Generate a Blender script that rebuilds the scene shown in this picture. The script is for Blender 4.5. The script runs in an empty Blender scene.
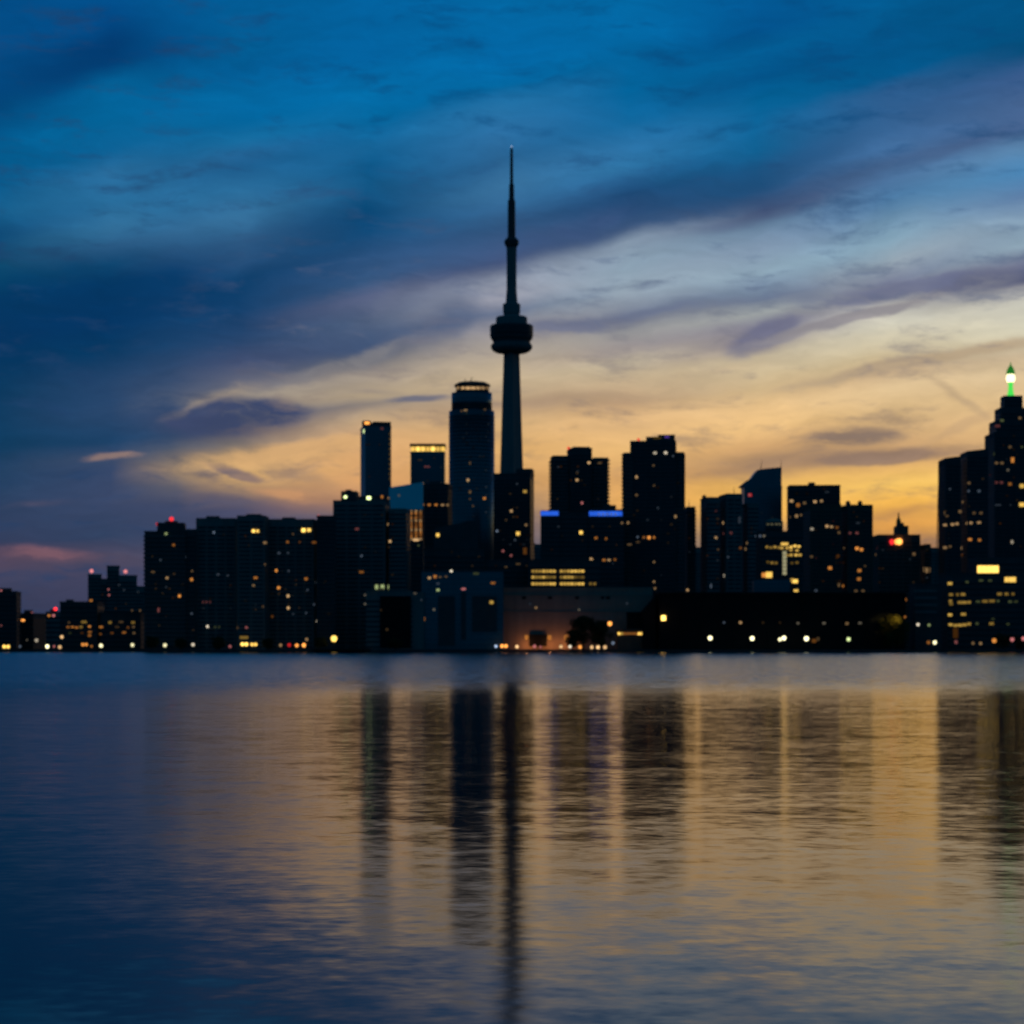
import bpy, bmesh, math, random
from mathutils import Vector, Matrix
R = math.radians
S = bpy.context.scene
COL = S.collection
random.seed(7)

# ------------------------------------------------------------------ camera
F = 2170.0                       # focal length in pixels of the 1024 px frame
HOR = 648.0                      # horizon row
CAMZ = 3.0
cd = bpy.data.cameras.new('camera')
cam = bpy.data.objects.new('camera', cd)
COL.objects.link(cam)
cam.location = (0, 0, CAMZ)
cam.rotation_euler = (R(90), 0, 0)
cd.sensor_width = 36.0
cd.lens = 36.0 * F / 1024.0
cd.shift_y = (HOR - 512.0) / 1024.0
cd.clip_start = 0.5
cd.clip_end = 30000
cd.dof.use_dof = True            # focused on the near water, the far city is a little soft
cd.dof.focus_distance = 26.0
cd.dof.aperture_fstop = 2.0
S.camera = cam

# ------------------------------------------------------------------ colour helpers
def lin1(c):
    c /= 255.0
    return c / 12.92 if c <= 0.04045 else ((c + 0.055) / 1.055) ** 2.4
def lin(rgb): return tuple(lin1(c) for c in rgb) + (1.0,)

class NT:
    """tiny wrapper to write node trees as expressions"""
    def __init__(s, tree): s.t = tree; s.n = tree.nodes; s.l = tree.links
    def new(s, typ, **kw):
        n = s.n.new(typ)
        for k, v in kw.items(): setattr(n, k, v)
        return n
    def put(s, sock, v):
        if hasattr(v, 'is_linked') or isinstance(v, bpy.types.NodeSocket): s.l.new(v, sock)
        else: sock.default_value = v
    def math(s, op, a, b=0.0, c=0.0, clamp=False):
        n = s.new('ShaderNodeMath', operation=op, use_clamp=clamp)
        s.put(n.inputs[0], a); s.put(n.inputs[1], b); s.put(n.inputs[2], c)
        return n.outputs[0]
    def vmath(s, op, a, b=(0, 0, 0)):
        n = s.new('ShaderNodeVectorMath', operation=op)
        s.put(n.inputs[0], a); s.put(n.inputs[1], b)
        return n.outputs[0]
    def vscale(s, a, k):
        n = s.new('ShaderNodeVectorMath', operation='SCALE')
        s.put(n.inputs[0], a); s.put(n.inputs['Scale'], k)
        return n.outputs[0]
    def xyz(s, x, y, z):
        n = s.new('ShaderNodeCombineXYZ')
        s.put(n.inputs[0], x); s.put(n.inputs[1], y); s.put(n.inputs[2], z)
        return n.outputs[0]
    def sep(s, v):
        n = s.new('ShaderNodeSeparateXYZ'); s.put(n.inputs[0], v); return n.outputs
    def mapping(s, v, loc=(0, 0, 0), rot=(0, 0, 0), sc=(1, 1, 1), typ='POINT'):
        n = s.new('ShaderNodeMapping', vector_type=typ)
        s.put(n.inputs['Vector'], v)
        if typ != 'VECTOR': n.inputs['Location'].default_value = loc
        n.inputs['Rotation'].default_value = rot; n.inputs['Scale'].default_value = sc
        return n.outputs[0]
    def noise(s, v, scale, detail=2.0, rough=0.5, color=False):
        n = s.new('ShaderNodeTexNoise')
        s.put(n.inputs['Vector'], v)
        n.inputs['Scale'].default_value = scale; n.inputs['Detail'].default_value = detail
        n.inputs['Roughness'].default_value = rough
        return n.outputs['Color'] if color else n.outputs[0]
    def mix(s, f, a, b, blend='MIX'):
        n = s.new('ShaderNodeMix', data_type='RGBA', blend_type=blend)
        s.put(n.inputs[0], f); s.put(n.inputs[6], a); s.put(n.inputs[7], b)
        return n.outputs[2]
    def mrange(s, v, a, b, c=0.0, d=1.0, typ='SMOOTHSTEP'):
        n = s.new('ShaderNodeMapRange', interpolation_type=typ, clamp=True)
        s.put(n.inputs[0], v)
        for i, x in enumerate((a, b, c, d)): n.inputs[i + 1].default_value = x
        return n.outputs[0]
    def ramp(s, f, stops):
        n = s.new('ShaderNodeValToRGB')
        s.put(n.inputs[0], f)
        cr = n.color_ramp
        stops = sorted(stops)
        while len(cr.elements) < len(stops): cr.elements.new(0.5)
        for e, (p, c) in zip(cr.elements, stops):
            e.position = p; e.color = c
        return n.outputs[0]

# ------------------------------------------------------------------ dusk sky
def angles(px, py):
    az = math.atan2(px - 512.0, F)
    el = math.atan2(HOR - py, math.hypot(F, px - 512.0))
    return az * F, el * F            # sky directions in units of 1/F radian

W = bpy.data.worlds.new('World'); S.world = W
W.use_nodes = True
W.node_tree.nodes.clear()
g = NT(W.node_tree)
tc = g.new('ShaderNodeTexCoord')
dx, dy, dz = g.sep(tc.outputs['Generated'])
az = g.math('MULTIPLY', g.math('ARCTAN2', dx, dy), F)
el = g.math('MULTIPLY', g.math('ARCSINE', dz), F)
sky_v = g.xyz(az, el, 0.0)
# soft irregular bending of the cloud streaks
w1 = g.vmath('SUBTRACT', g.noise(g.mapping(sky_v, sc=(1, 1.7, 1), rot=(0, 0, R(-12))), 0.0062, 3.0, 0.55, True), (0.5, 0.5, 0.5))
w2 = g.vmath('SUBTRACT', g.noise(g.mapping(sky_v, loc=(77, 31, 0), sc=(1, 2.2, 1), rot=(0, 0, R(-12))), 0.026, 4.0, 0.6, True), (0.5, 0.5, 0.5))
warp = g.vmath('ADD', g.vmath('MULTIPLY', w1, (130, 62, 0)), g.vmath('MULTIPLY', w2, (46, 17, 0)))
sky_w = g.vmath('ADD', sky_v, warp)
sky_w2 = g.vmath('ADD', sky_v, g.vscale(warp, 0.30))
sky_w3 = g.vmath('ADD', sky_v, g.vscale(warp, 0.42))
wx, wy, _ = g.sep(sky_w2)
ELMAX = 0.42 * F
# dusk colours along nine bearings (columns) by height, joined along gently rising cloud lines
COLS = [
 (-20, [(0,(0,76,134)),(60,(0,74,130)),(110,(0,66,118)),(150,(0,90,142)),(190,(0,88,138)),(215,(15,90,135)),(235,(0,66,112)),(270,(0,68,104)),(300,(0,54,96)),(340,(0,50,94)),(390,(0,54,92)),(440,(4,58,94)),(480,(30,62,96)),(520,(44,62,94)),(545,(52,62,92)),(560,(88,72,92)),(580,(62,66,94)),(610,(52,60,88)),(648,(44,52,78))]),
 (110, [(0,(0,78,138)),(20,(0,72,132)),(45,(0,60,114)),(65,(0,64,118)),(85,(0,96,150)),(120,(0,100,154)),(150,(8,96,148)),(170,(40,108,156)),(200,(40,110,158)),(225,(48,108,150)),(245,(40,88,130)),(262,(10,66,108)),(280,(0,54,98)),(320,(0,52,98)),(350,(2,56,98)),(380,(34,66,104)),(410,(40,70,108)),(440,(24,64,102)),(456,(60,76,106)),(470,(52,70,104)),(500,(56,70,102)),(540,(46,64,96)),(560,(78,72,94)),(580,(66,68,96)),(648,(52,56,82))]),
 (172, [(0,(0,86,145)),(30,(0,82,140)),(50,(0,74,130)),(75,(0,88,142)),(95,(0,98,155)),(130,(6,102,156)),(150,(20,98,148)),(170,(34,100,148)),(205,(42,110,157)),(230,(48,100,142)),(250,(36,80,122)),(272,(4,58,104)),(310,(6,56,101)),(345,(22,64,106)),(380,(54,76,110)),(400,(76,88,112)),(412,(56,74,108)),(436,(46,70,104)),(450,(76,86,106)),(462,(128,116,108)),(472,(146,126,108)),(486,(92,92,106)),(505,(62,72,103)),(535,(56,68,98)),(562,(74,73,98)),(590,(66,68,96)),(648,(56,58,84))]),
 (240, [(0,(0,92,150)),(40,(0,92,148)),(70,(0,90,146)),(90,(0,102,160)),(120,(0,100,156)),(140,(20,108,160)),(155,(34,100,150)),(170,(28,92,140)),(190,(40,108,156)),(215,(52,112,156)),(240,(44,88,130)),(262,(36,76,118)),(280,(6,60,104)),(310,(16,62,106)),(340,(40,70,110)),(360,(62,76,110)),(385,(100,104,122)),(400,(150,140,128)),(415,(70,80,108)),(430,(76,80,106)),(443,(120,112,110)),(460,(190,156,110)),(475,(206,164,108)),(490,(150,124,104)),(510,(74,76,104)),(540,(70,74,102)),(648,(60,62,86))]),
 (370, [(0,(0,96,156)),(60,(0,96,156)),(90,(0,108,168)),(120,(0,102,158)),(145,(20,100,152)),(165,(10,88,138)),(190,(16,84,130)),(215,(2,68,114)),(235,(14,72,118)),(260,(44,82,126)),(285,(52,84,124)),(300,(88,98,130)),(320,(72,90,120)),(345,(62,82,116)),(355,(90,98,116)),(370,(160,148,136)),(395,(180,160,132)),(405,(140,130,124)),(420,(190,162,128)),(445,(222,172,118)),(480,(216,160,104)),(500,(190,140,104)),(515,(110,98,108)),(560,(90,86,102)),(648,(80,76,96))]),
 (500, [(0,(0,102,162)),(60,(0,102,164)),(90,(0,102,160)),(110,(36,116,170)),(135,(44,112,164)),(160,(40,96,142)),(185,(56,112,156)),(205,(52,104,150)),(225,(46,84,126)),(250,(64,92,136)),(265,(66,82,120)),(280,(140,148,166)),(300,(150,152,166)),(315,(100,112,138)),(330,(150,146,150)),(345,(170,160,150)),(365,(190,172,146)),(385,(200,176,142)),(405,(176,148,120)),(420,(212,174,124)),(450,(226,176,112)),(480,(214,162,104)),(500,(180,142,108)),(520,(112,102,112)),(560,(92,88,104)),(648,(84,80,98))]),
 (630, [(0,(0,104,164)),(40,(0,102,162)),(60,(0,96,152)),(90,(0,100,156)),(120,(14,102,156)),(145,(44,118,172)),(165,(44,114,164)),(180,(36,92,140)),(195,(28,72,116)),(215,(40,74,116)),(228,(60,84,120)),(240,(130,148,168)),(265,(142,164,182)),(290,(150,166,180)),(305,(134,144,160)),(315,(108,116,140)),(330,(148,148,150)),(345,(150,142,142)),(360,(196,182,156)),(380,(196,172,138)),(400,(180,150,120)),(415,(226,184,132)),(450,(232,184,118)),(475,(214,162,100)),(505,(226,168,90)),(525,(170,134,104)),(545,(120,108,110)),(648,(96,88,96))]),
 (760, [(0,(0,88,148)),(30,(0,80,138)),(50,(0,92,148)),(75,(0,80,134)),(100,(0,94,146)),(130,(14,104,158)),(150,(14,96,146)),(165,(24,86,134)),(185,(30,78,122)),(210,(62,80,116)),(222,(96,124,152)),(245,(130,152,176)),(268,(146,172,190)),(285,(120,140,162)),(297,(104,118,144)),(312,(162,168,168)),(325,(130,130,146)),(340,(122,118,136)),(355,(190,176,150)),(372,(204,184,148)),(388,(210,182,138)),(405,(236,196,140)),(425,(236,192,130)),(445,(210,164,112)),(458,(170,136,104)),(470,(180,142,104)),(482,(230,178,96)),(510,(240,180,88)),(535,(190,146,92)),(560,(130,108,98)),(648,(100,86,90))]),
 (890, [(0,(0,88,142)),(50,(0,82,134)),(75,(0,90,144)),(90,(44,92,142)),(120,(48,94,142)),(150,(64,108,156)),(165,(64,94,134)),(180,(76,116,160)),(200,(76,122,164)),(215,(96,134,166)),(240,(134,166,186)),(262,(150,164,176)),(280,(116,122,146)),(292,(140,140,150)),(305,(190,188,180)),(325,(206,202,184)),(345,(210,198,168)),(360,(204,184,146)),(374,(190,164,132)),(390,(228,198,152)),(412,(214,180,130)),(445,(206,164,116)),(458,(170,136,104)),(468,(220,172,104)),(485,(250,200,104)),(505,(246,184,84)),(515,(214,156,84)),(525,(226,160,80)),(545,(150,112,88)),(570,(116,92,88)),(648,(100,80,84))]),
 (1030,[(0,(0,80,128)),(50,(0,76,122)),(72,(54,88,136)),(100,(68,98,142)),(125,(74,102,146)),(145,(92,136,176)),(170,(74,134,182)),(195,(92,126,168)),(215,(124,152,178)),(245,(140,164,180)),(262,(112,118,144)),(280,(84,90,122)),(292,(180,178,172)),(305,(206,204,190)),(330,(208,204,182)),(345,(200,188,160)),(355,(196,176,146)),(370,(214,190,152)),(395,(224,192,144)),(420,(222,184,130)),(450,(218,172,116)),(480,(250,200,104)),(510,(240,178,84)),(548,(150,112,88)),(648,(100,80,84))]),
]
rise = g.mrange(wy, 130, 430, .05, .23)
base = None
prev = None
for px, pts in COLS:
    ac = angles(px, 300)[0]
    fe = g.math('DIVIDE', g.math('SUBTRACT', wy, g.math('MULTIPLY', rise, g.math('MAXIMUM', g.math('MINIMUM', g.math('SUBTRACT', wx, ac), 160.0), -160.0))), ELMAX, clamp=True)
    c = g.ramp(fe, [(1.0, lin((0, 58, 104)))] + [(max(0.0, angles(px, y)[1] / ELMAX), lin(q)) for y, q in pts])
    base = c if base is None else g.mix(g.mrange(wx, prev, ac, typ='LINEAR'), base, c)
    prev = ac

fbm = g.noise(g.mapping(sky_w, sc=(0.55, 2.3, 1), rot=(0, 0, R(-13))), 0.016, 5.0, 0.62)
wisp = g.noise(g.mapping(sky_w, loc=(9, 4, 0), sc=(0.45, 3.2, 1), rot=(0, 0, R(-15))), 0.036, 5.0, 0.65)
dens = g.math('MULTIPLY_ADD', g.math('SUBTRACT', fbm, 0.5), 3.6, 1.0)
dens = g.math('MULTIPLY_ADD', g.math('SUBTRACT', wisp, 0.5), 1.3, dens)
# large cloud banks and streaks: centre, half length, half width, tilt, weight, colour
STREAKS = [
 (86, 62, 110, 26, 24, .5, (0, 54, 106)), (60, 300, 150, 40, 6, .3, (0, 46, 92)), (560, 232, 120, 14, 15, .5, (58, 78, 118)),
 (110, 456, 34, 5, 6, .8, (146, 120, 112)), (40, 502, 40, 5, 8, .4, (92, 82, 100)), (45, 556, 60, 8, -4, .7, (132, 92, 102)),
 (215, 400, 60, 10, 22, .7, (164, 148, 130)), (300, 385, 90, 9, 14, .5, (170, 156, 138)), (236, 417, 84, 19, 6, 1.0, (58, 70, 104)), (290, 452, 150, 11, 7, .75, (216, 170, 116)),
 (236, 470, 34, 6, -14, .75, (110, 96, 106)), (290, 494, 44, 8, -8, .7, (206, 150, 104)), (220, 500, 60, 9, -6, .6, (76, 78, 104)), (300, 474, 40, 8, -20, .5, (150, 124, 106)),
 (415, 399, 40, 5, 4, .8, (92, 98, 122)), (375, 390, 40, 6, -6, .5, (140, 130, 126)), (345, 358, 90, 8, 16, .6, (136, 132, 132)), (450, 318, 40, 22, 30, .55, (64, 84, 118)), (400, 300, 60, 12, 34, .45, (100, 108, 132)),
 (570, 325, 90, 9, 4, .75, (98, 106, 134)), (650, 312, 110, 6, 7, .55, (100, 110, 138)), (560, 398, 110, 7, 4, .5, (164, 138, 114)), (620, 424, 80, 5, 4, .35, (192, 158, 118)), (700, 372, 100, 5, 8, .35, (178, 158, 132)),
 (765, 334, 46, 15, 30, .85, (106, 108, 134)), (850, 318, 130, 7, 15, .9, (140, 136, 142)), (800, 296, 46, 9, 4, .5, (96, 106, 134)), (985, 280, 70, 11, 5, .75, (82, 88, 120)), (900, 288, 120, 9, 8, .8, (104, 110, 138)),
 (910, 366, 170, 7, 9, .8, (178, 156, 128)), (850, 438, 52, 12, 3, .95, (136, 116, 104)), (885, 457, 90, 9, 4, .85, (140, 116, 102)), (790, 458, 90, 8, 12, .5, (150, 122, 102)), (955, 398, 46, 6, -36, .55, (170, 146, 120)),
 (960, 428, 60, 6, 22, .45, (182, 150, 116)), (725, 470, 70, 6, 10, .45, (166, 130, 96)), (905, 512, 50, 5, 10, .6, (186, 136, 86)), (760, 176, 150, 14, 17, .45, (26, 74, 118)), (790, 206, 120, 9, 13, .5, (70, 80, 116)), (960, 148, 60, 7, 22, .5, (66, 92, 132)),
]
sky = base
for (cx, cy, hl, hw, tilt, wgt, rgb) in STREAKS:
    a0, e0 = angles(cx, cy)
    m = g.mapping(sky_w3, loc=(a0, e0, 0), rot=(0, 0, R(tilt)), sc=(hl * 1.1, hw * 1.22, 1), typ='TEXTURE')
    gr = g.new('ShaderNodeTexGradient', gradient_type='SPHERICAL')
    g.l.new(m, gr.inputs[0])
    wv = g.math('MULTIPLY', g.math('MULTIPLY', gr.outputs[1], dens), 2.1 * wgt)
    wv = g.mrange(wv, 0.0, 1.15, 0.0, min(1.0, wgt))
    sky = g.mix(wv, sky, lin(rgb))
# thin torn wisps all over the deck: darker scraps below, paler veils above
torn = g.noise(g.mapping(sky_w3, loc=(400, 90, 0), sc=(0.50, 2.0, 1), rot=(0, 0, R(-9))), 0.021, 6.0, 0.66)
veil = g.noise(g.mapping(sky_w3, loc=(40, 700, 0), sc=(0.55, 2.2, 1), rot=(0, 0, R(-14))), 0.014, 6.0, 0.64)
scrap = g.ramp(g.math('DIVIDE', el, ELMAX, clamp=True), [(0.0, lin((84, 78, 96))), (.16, lin((128, 108, 100))), (.24, lin((146, 124, 108))), (.31, lin((128, 120, 124))), (.37, lin((92, 102, 130))), (.46, lin((48, 80, 120))), (.56, lin((8, 72, 122))), (.75, lin((0, 66, 118)))])
side = g.mrange(az, angles(330, 0)[0], angles(160, 0)[0], 0.0, 1.0)
scrap = g.mix(side, scrap, lin((30, 62, 102)))
sky = g.mix(g.mrange(torn, .50, .72, 0.0, .62), sky, scrap)
sky = g.mix(g.mrange(veil, .52, .76, 0.0, .36), sky, g.mix(1.0, sky, (1.5, 1.45, 1.35, 1), 'MULTIPLY'))
# fine fibrous texture of the whole deck
fib = g.math('MULTIPLY_ADD', g.math('SUBTRACT', wisp, 0.5), 0.22, g.math('MULTIPLY_ADD', g.math('SUBTRACT', fbm, 0.5), 0.45, 1.0))
sky = g.mix(1.0, sky, g.xyz(fib, fib, fib), 'MULTIPLY')
# darker dusk overhead and away from the afterglow
high = g.mrange(el, 0.32 * F, 1.0 * F)
sky = g.mix(high, sky, lin((0, 26, 56)))
away = g.mrange(g.math('ABSOLUTE', g.math('SUBTRACT', az, 0.1 * F)), 0.42 * F, 1.35 * F)
sky = g.mix(away, sky, lin((5, 50, 74)))
bg = g.new('ShaderNodeBackground'); g.l.new(sky, bg.inputs[0]); bg.inputs[1].default_value = 1.0
nish = g.new('ShaderNodeTexSky', sky_type='NISHITA', sun_disc=False)
nish.sun_elevation = R(-3.0); nish.sun_rotation = R(9.0)
bgn = g.new('ShaderNodeBackground'); g.l.new(nish.outputs[0], bgn.inputs[0]); bgn.inputs[1].default_value = 0.006
ad = g.new('ShaderNodeAddShader'); g.l.new(bg.outputs[0], ad.inputs[0]); g.l.new(bgn.outputs[0], ad.inputs[1])
out = g.new('ShaderNodeOutputWorld'); g.l.new(ad.outputs[0], out.inputs[0])
# the sun has set behind the city: no sun lamp

S.view_settings.view_transform = 'Standard'
S.view_settings.look = 'None'
S.view_settings.exposure = 0.0
S.view_settings.gamma = 1.0
S.cycles.use_denoising = True
S.cycles.max_bounces = 5
S.cycles.sample_clamp_indirect = 3.0
S.cycles.caustics_reflective = False

# ------------------------------------------------------------------ materials
def mat(name, rgb, rough=0.7, metallic=0.0, spec=0.06, var=0.25, scale=0.15, streak=False):
    m = bpy.data.materials.new(name); m.use_nodes = True
    t = NT(m.node_tree)
    b = m.node_tree.nodes['Principled BSDF']
    tx = t.new('ShaderNodeTexCoord')
    v = t.mapping(tx.outputs['Object'], sc=(1, 1, 0.12) if streak else (1, 1, 1))
    n1 = t.noise(v, scale, 5.0, 0.6); n2 = t.noise(v, scale * 9, 3.0, 0.6)
    k = t.math('MULTIPLY_ADD', t.math('SUBTRACT', n1, 0.5), var * 2.4, 1.0)
    k = t.math('MULTIPLY_ADD', t.math('SUBTRACT', n2, 0.5), var * 1.2, k)
    c = t.mix(1.0, tuple(rgb) + (1.0,), t.xyz(k, k, k), 'MULTIPLY')
    t.l.new(c, b.inputs['Base Color'])
    t.l.new(t.math('MULTIPLY_ADD', t.math('SUBTRACT', n2, 0.5), 0.15, rough, clamp=True), b.inputs['Roughness'])
    b.inputs['Metallic'].default_value = metallic
    b.inputs['Specular IOR Level'].default_value = spec
    return m
M = dict(
    concrete=mat('weathered_concrete', (.29, .295, .30), .85, streak=True),
    pale=mat('pale_concrete', (.42, .33, .285), .85, streak=True),  # base colour warmed to carry the faint city glow on the wall
    dark=mat('dark_cladding', (.12, .13, .14), .6),
    brown=mat('brown_brick', (.20, .15, .125), .85, scale=.3),
    black=mat('black_shed_cladding', (.020, .022, .026), .75),
    stone=mat('old_stone', (.22, .20, .18), .85),
    glass=mat('blue_tinted_glazing', (.10, .215, .265), .30, metallic=.75, spec=.6, var=.2, scale=.05),
    teal=mat('teal_mirror_glazing', (.34, .80, .92), .12, metallic=.95, spec=.6, var=.1, scale=.05),
    window=mat('dark_window_glass', (.05, .06, .075), .38, metallic=.15, spec=.22, var=.3, scale=.2),
    slab=mat('balcony_concrete', (.20, .205, .215), .85),
    steel=mat('painted_steel', (.12, .12, .125), .5, metallic=.6),
    roof=mat('roof_felt', (.07, .07, .075), .9),
    bark=mat('tree_bark', (.07, .055, .045), .95, scale=1.5),
    leaf=mat('dark_foliage', (.045, .06, .03), .8, scale=.8, var=.5),
    yleaf=mat('yellowed_foliage', (.12, .105, .03), .8, scale=.8, var=.5),
    ground=mat('asphalt_ground', (.05, .05, .052), .9, scale=.05),
    quay=mat('quay_concrete', (.11, .11, .112), .9, streak=True, scale=.2),
    copper=mat('green_lantern_copper', (.08, .30, .12), .5),
)
GLOW = dict(warm=(1, .60, .27), yellow=(1, .60, .12), orange=(1, .36, .07), white=(1, .86, .64), green=(.78, .95, .40), pink=(1, .30, .30),
            red=(1, .03, .035), blue=(.03, .16, 1), cool=(.55, .72, 1), lime=(.10, 1, .12), purple=(.28, .12, 1), pale=(1, .92, .52))
_glow = {}
def glow(col, b):
    k = (col, b)
    if k not in _glow:
        m = bpy.data.materials.new('lit_' + col); m.use_nodes = True
        t = m.node_tree; t.nodes.clear()
        e = t.nodes.new('ShaderNodeEmission'); o = t.nodes.new('ShaderNodeOutputMaterial')
        e.inputs[0].default_value = GLOW[col] + (1,); e.inputs[1].default_value = b
        t.links.new(e.outputs[0], o.inputs[0])
        m.cycles.emission_sampling = 'NONE'
        _glow[k] = m
    return _glow[k]

# ------------------------------------------------------------------ mesh helpers
def link(name, me, parent=None, loc=(0, 0, 0), rotz=0.0, scale=(1, 1, 1)):
    o = bpy.data.objects.new(name, me); COL.objects.link(o)
    o.parent = parent; o.location = loc; o.rotation_euler = (0, 0, rotz); o.scale = scale
    return o
def copy_of(o, loc=None):
    c = o.copy(); COL.objects.link(c)
    if loc is not None: c.location = loc
    return c
def bm_box(bm, x0, x1, y0, y1, z0, z1):
    v = [bm.verts.new(p) for p in ((x0, y0, z0), (x1, y0, z0), (x1, y1, z0), (x0, y1, z0), (x0, y0, z1), (x1, y0, z1), (x1, y1, z1), (x0, y1, z1))]
    for f in ((3, 2, 1, 0), (4, 5, 6, 7), (0, 1, 5, 4), (1, 2, 6, 5), (2, 3, 7, 6), (3, 0, 4, 7)):
        bm.faces.new([v[i] for i in f])
def bm_prism(bm, pts, z0, z1, top=None):
    """vertical prism over outline pts; top: optional list of z for the upper outline"""
    n = len(pts)
    a = [bm.verts.new((x, y, z0)) for x, y in pts]
    b = [bm.verts.new((x, y, top[i] if top else z1)) for i, (x, y) in enumerate(pts)]
    bm.faces.new(a[::-1]); bm.faces.new(b)
    for i in range(n):
        j = (i + 1) % n
        bm.faces.new((a[i], a[j], b[j], b[i]))
def bm_lathe(bm, prof, n=32, cx=0.0, cy=0.0, sy=1.0):
    rings = []
    for r, z in prof:
        rings.append([bm.verts.new((cx + r * math.cos(2 * math.pi * i / n), cy + sy * r * math.sin(2 * math.pi * i / n), z)) for i in range(n)])
    for a, b in zip(rings, rings[1:]):
        for i in range(n):
            j = (i + 1) % n
            bm.faces.new((a[i], a[j], b[j], b[i]))
    bm.faces.new(rings[0][::-1]); bm.faces.new(rings[-1])
def bm_tube(bm, p, q, r0, r1, n=6):
    p, q = Vector(p), Vector(q); d = (q - p).normalized()
    u = d.orthogonal().normalized(); w = d.cross(u)
    A = [bm.verts.new(p + (u * math.cos(2 * math.pi * i / n) + w * math.sin(2 * math.pi * i / n)) * r0) for i in range(n)]
    B = [bm.verts.new(q + (u * math.cos(2 * math.pi * i / n) + w * math.sin(2 * math.pi * i / n)) * r1) for i in range(n)]
    for i in range(n):
        j = (i + 1) % n
        bm.faces.new((A[i], A[j], B[j], B[i]))
    bm.faces.new(A[::-1]); bm.faces.new(B)
def mesh(bm, name, m, smooth=False):
    bmesh.ops.recalc_face_normals(bm, faces=bm.faces[:])
    me = bpy.data.meshes.new(name); bm.to_mesh(me); bm.free()
    me.materials.append(m)
    if smooth:
        for p in me.polygons: p.use_smooth = True
    return me
def thing(name, label, cat, loc=(0, 0, 0), rotz=0.0, group=None):
    o = link(name, None, None, loc, rotz)
    o['label'] = label; o['category'] = cat
    if group: o['group'] = group
    return o
_cube = {}
def cube_mesh(m):
    if m.name not in _cube:
        bm = bmesh.new(); bm_box(bm, -.5, .5, -.5, .5, -.5, .5); _cube[m.name] = mesh(bm, 'unit_block', m)
    return _cube[m.name]
_ball = {}
def ball_mesh(m):
    if m.name not in _ball:
        bm = bmesh.new(); bm_lathe(bm, [(.06, -.5)] + [(.5 * math.cos(R(a)), .5 * math.sin(R(a))) for a in range(-60, 61, 20)] + [(.06, .5)], 16); _ball[m.name] = mesh(bm, 'unit_globe', m, True)
    return _ball[m.name]
def X(px, Y): return (px - 512.0) * Y / F
def Z(py, Y): return CAMZ + (HOR - py) * Y / F
GZ = 1.7                         # height of the quay above the water

# ------------------------------------------------------------------ setting: water, land
def structure(name, me, loc=(0, 0, 0)):
    o = link(name, me, None, loc); o['kind'] = 'structure'; return o
SHORE = 1500.0
wm = bpy.data.materials.new('lake_water'); wm.use_nodes = True
t = NT(wm.node_tree); b = wm.node_tree.nodes['Principled BSDF']
pos = t.new('ShaderNodeNewGeometry').outputs['Position']
px_, py_, pz_ = t.sep(pos)
patch = t.noise(t.mapping(pos, sc=(.004, .012, 1)), 1.0, 3.0, .5)
far = t.mrange(t.math('MULTIPLY_ADD', t.math('SUBTRACT', patch, .5), 40.0, py_), 125.0, 230.0)   # wind ruffles the outer harbour
c05 = (0.5, 0.5, 0.5)
n_small = t.vmath('SUBTRACT', t.noise(t.mapping(pos, sc=(1.0, 1.15, 1)), 3.0, 2.0, .55, True), c05)
n_mid = t.vmath('SUBTRACT', t.noise(t.mapping(pos, loc=(5, 9, 2), sc=(.9, 1.2, 1)), .95, 2.0, .55, True), c05)
n_big = t.vmath('SUBTRACT', t.noise(t.mapping(pos, loc=(50, 19, 7), sc=(.8, 1.2, 1)), .24, 2.0, .5, True), c05)
calm = t.noise(t.mapping(pos, loc=(3, 1, 0), sc=(.02, .03, 1)), 1.0, 2.0, .5)
amp = t.mrange(calm, .3, .7, .7, 1.3)
sl = t.vmath('ADD', t.vmath('ADD', t.vscale(n_small, .046), t.vscale(n_mid, .036)), t.vscale(n_big, .022))
sl = t.vscale(sl, amp)
farslope = t.vscale(t.vmath('SUBTRACT', t.noise(t.mapping(pos, sc=(.8, 1.3, 1)), .9, 3.0, .6, True), c05), .50)
sl = t.vmath('ADD', sl, t.vscale(farslope, far))
sl = t.vmath('MULTIPLY', sl, (.6, 1.0, 0.0))
# added normal tilt lifts the reflections, standing in for the visible wave faces
lean = t.math('MULTIPLY', t.math('POWER', t.math('DIVIDE', t.math('MINIMUM', t.math('MAXIMUM', py_, 1.0), 170.0), 125.0), 1.8), -.0245)
# extra tilt and roughness on the left, added to dim the reflections there
west = t.mrange(t.math('DIVIDE', px_, t.math('MAXIMUM', py_, 1.0)), -.068, -.13, 0, 1)
west = t.math('MULTIPLY', west, t.mrange(py_, 18.0, 48.0))
lean = t.math('MULTIPLY_ADD', west, -.004, lean)
sl = t.vmath('ADD', sl, t.vmath('MULTIPLY', t.vscale(farslope, west), (.1, .1, 0.0)))
nrm = t.vmath('NORMALIZE', t.vmath('ADD', sl, t.xyz(0.0, lean, 1.0)))
wm.node_tree.nodes.remove(b)
deep = t.new('ShaderNodeBsdfDiffuse'); deep.inputs[0].default_value = (.002, .011, .021, 1)
gl = t.new('ShaderNodeBsdfGlossy', distribution='BECKMANN'); gl.inputs[0].default_value = (.92, .93, .95, 1)
t.l.new(t.math('MULTIPLY_ADD', west, .035, t.mrange(far, 0, 1, .118, .20, 'LINEAR')), gl.inputs['Roughness']); t.l.new(nrm, gl.inputs['Normal'])
fr = t.new('ShaderNodeFresnel'); fr.inputs[0].default_value = 1.252; t.l.new(nrm, fr.inputs[1])
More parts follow.
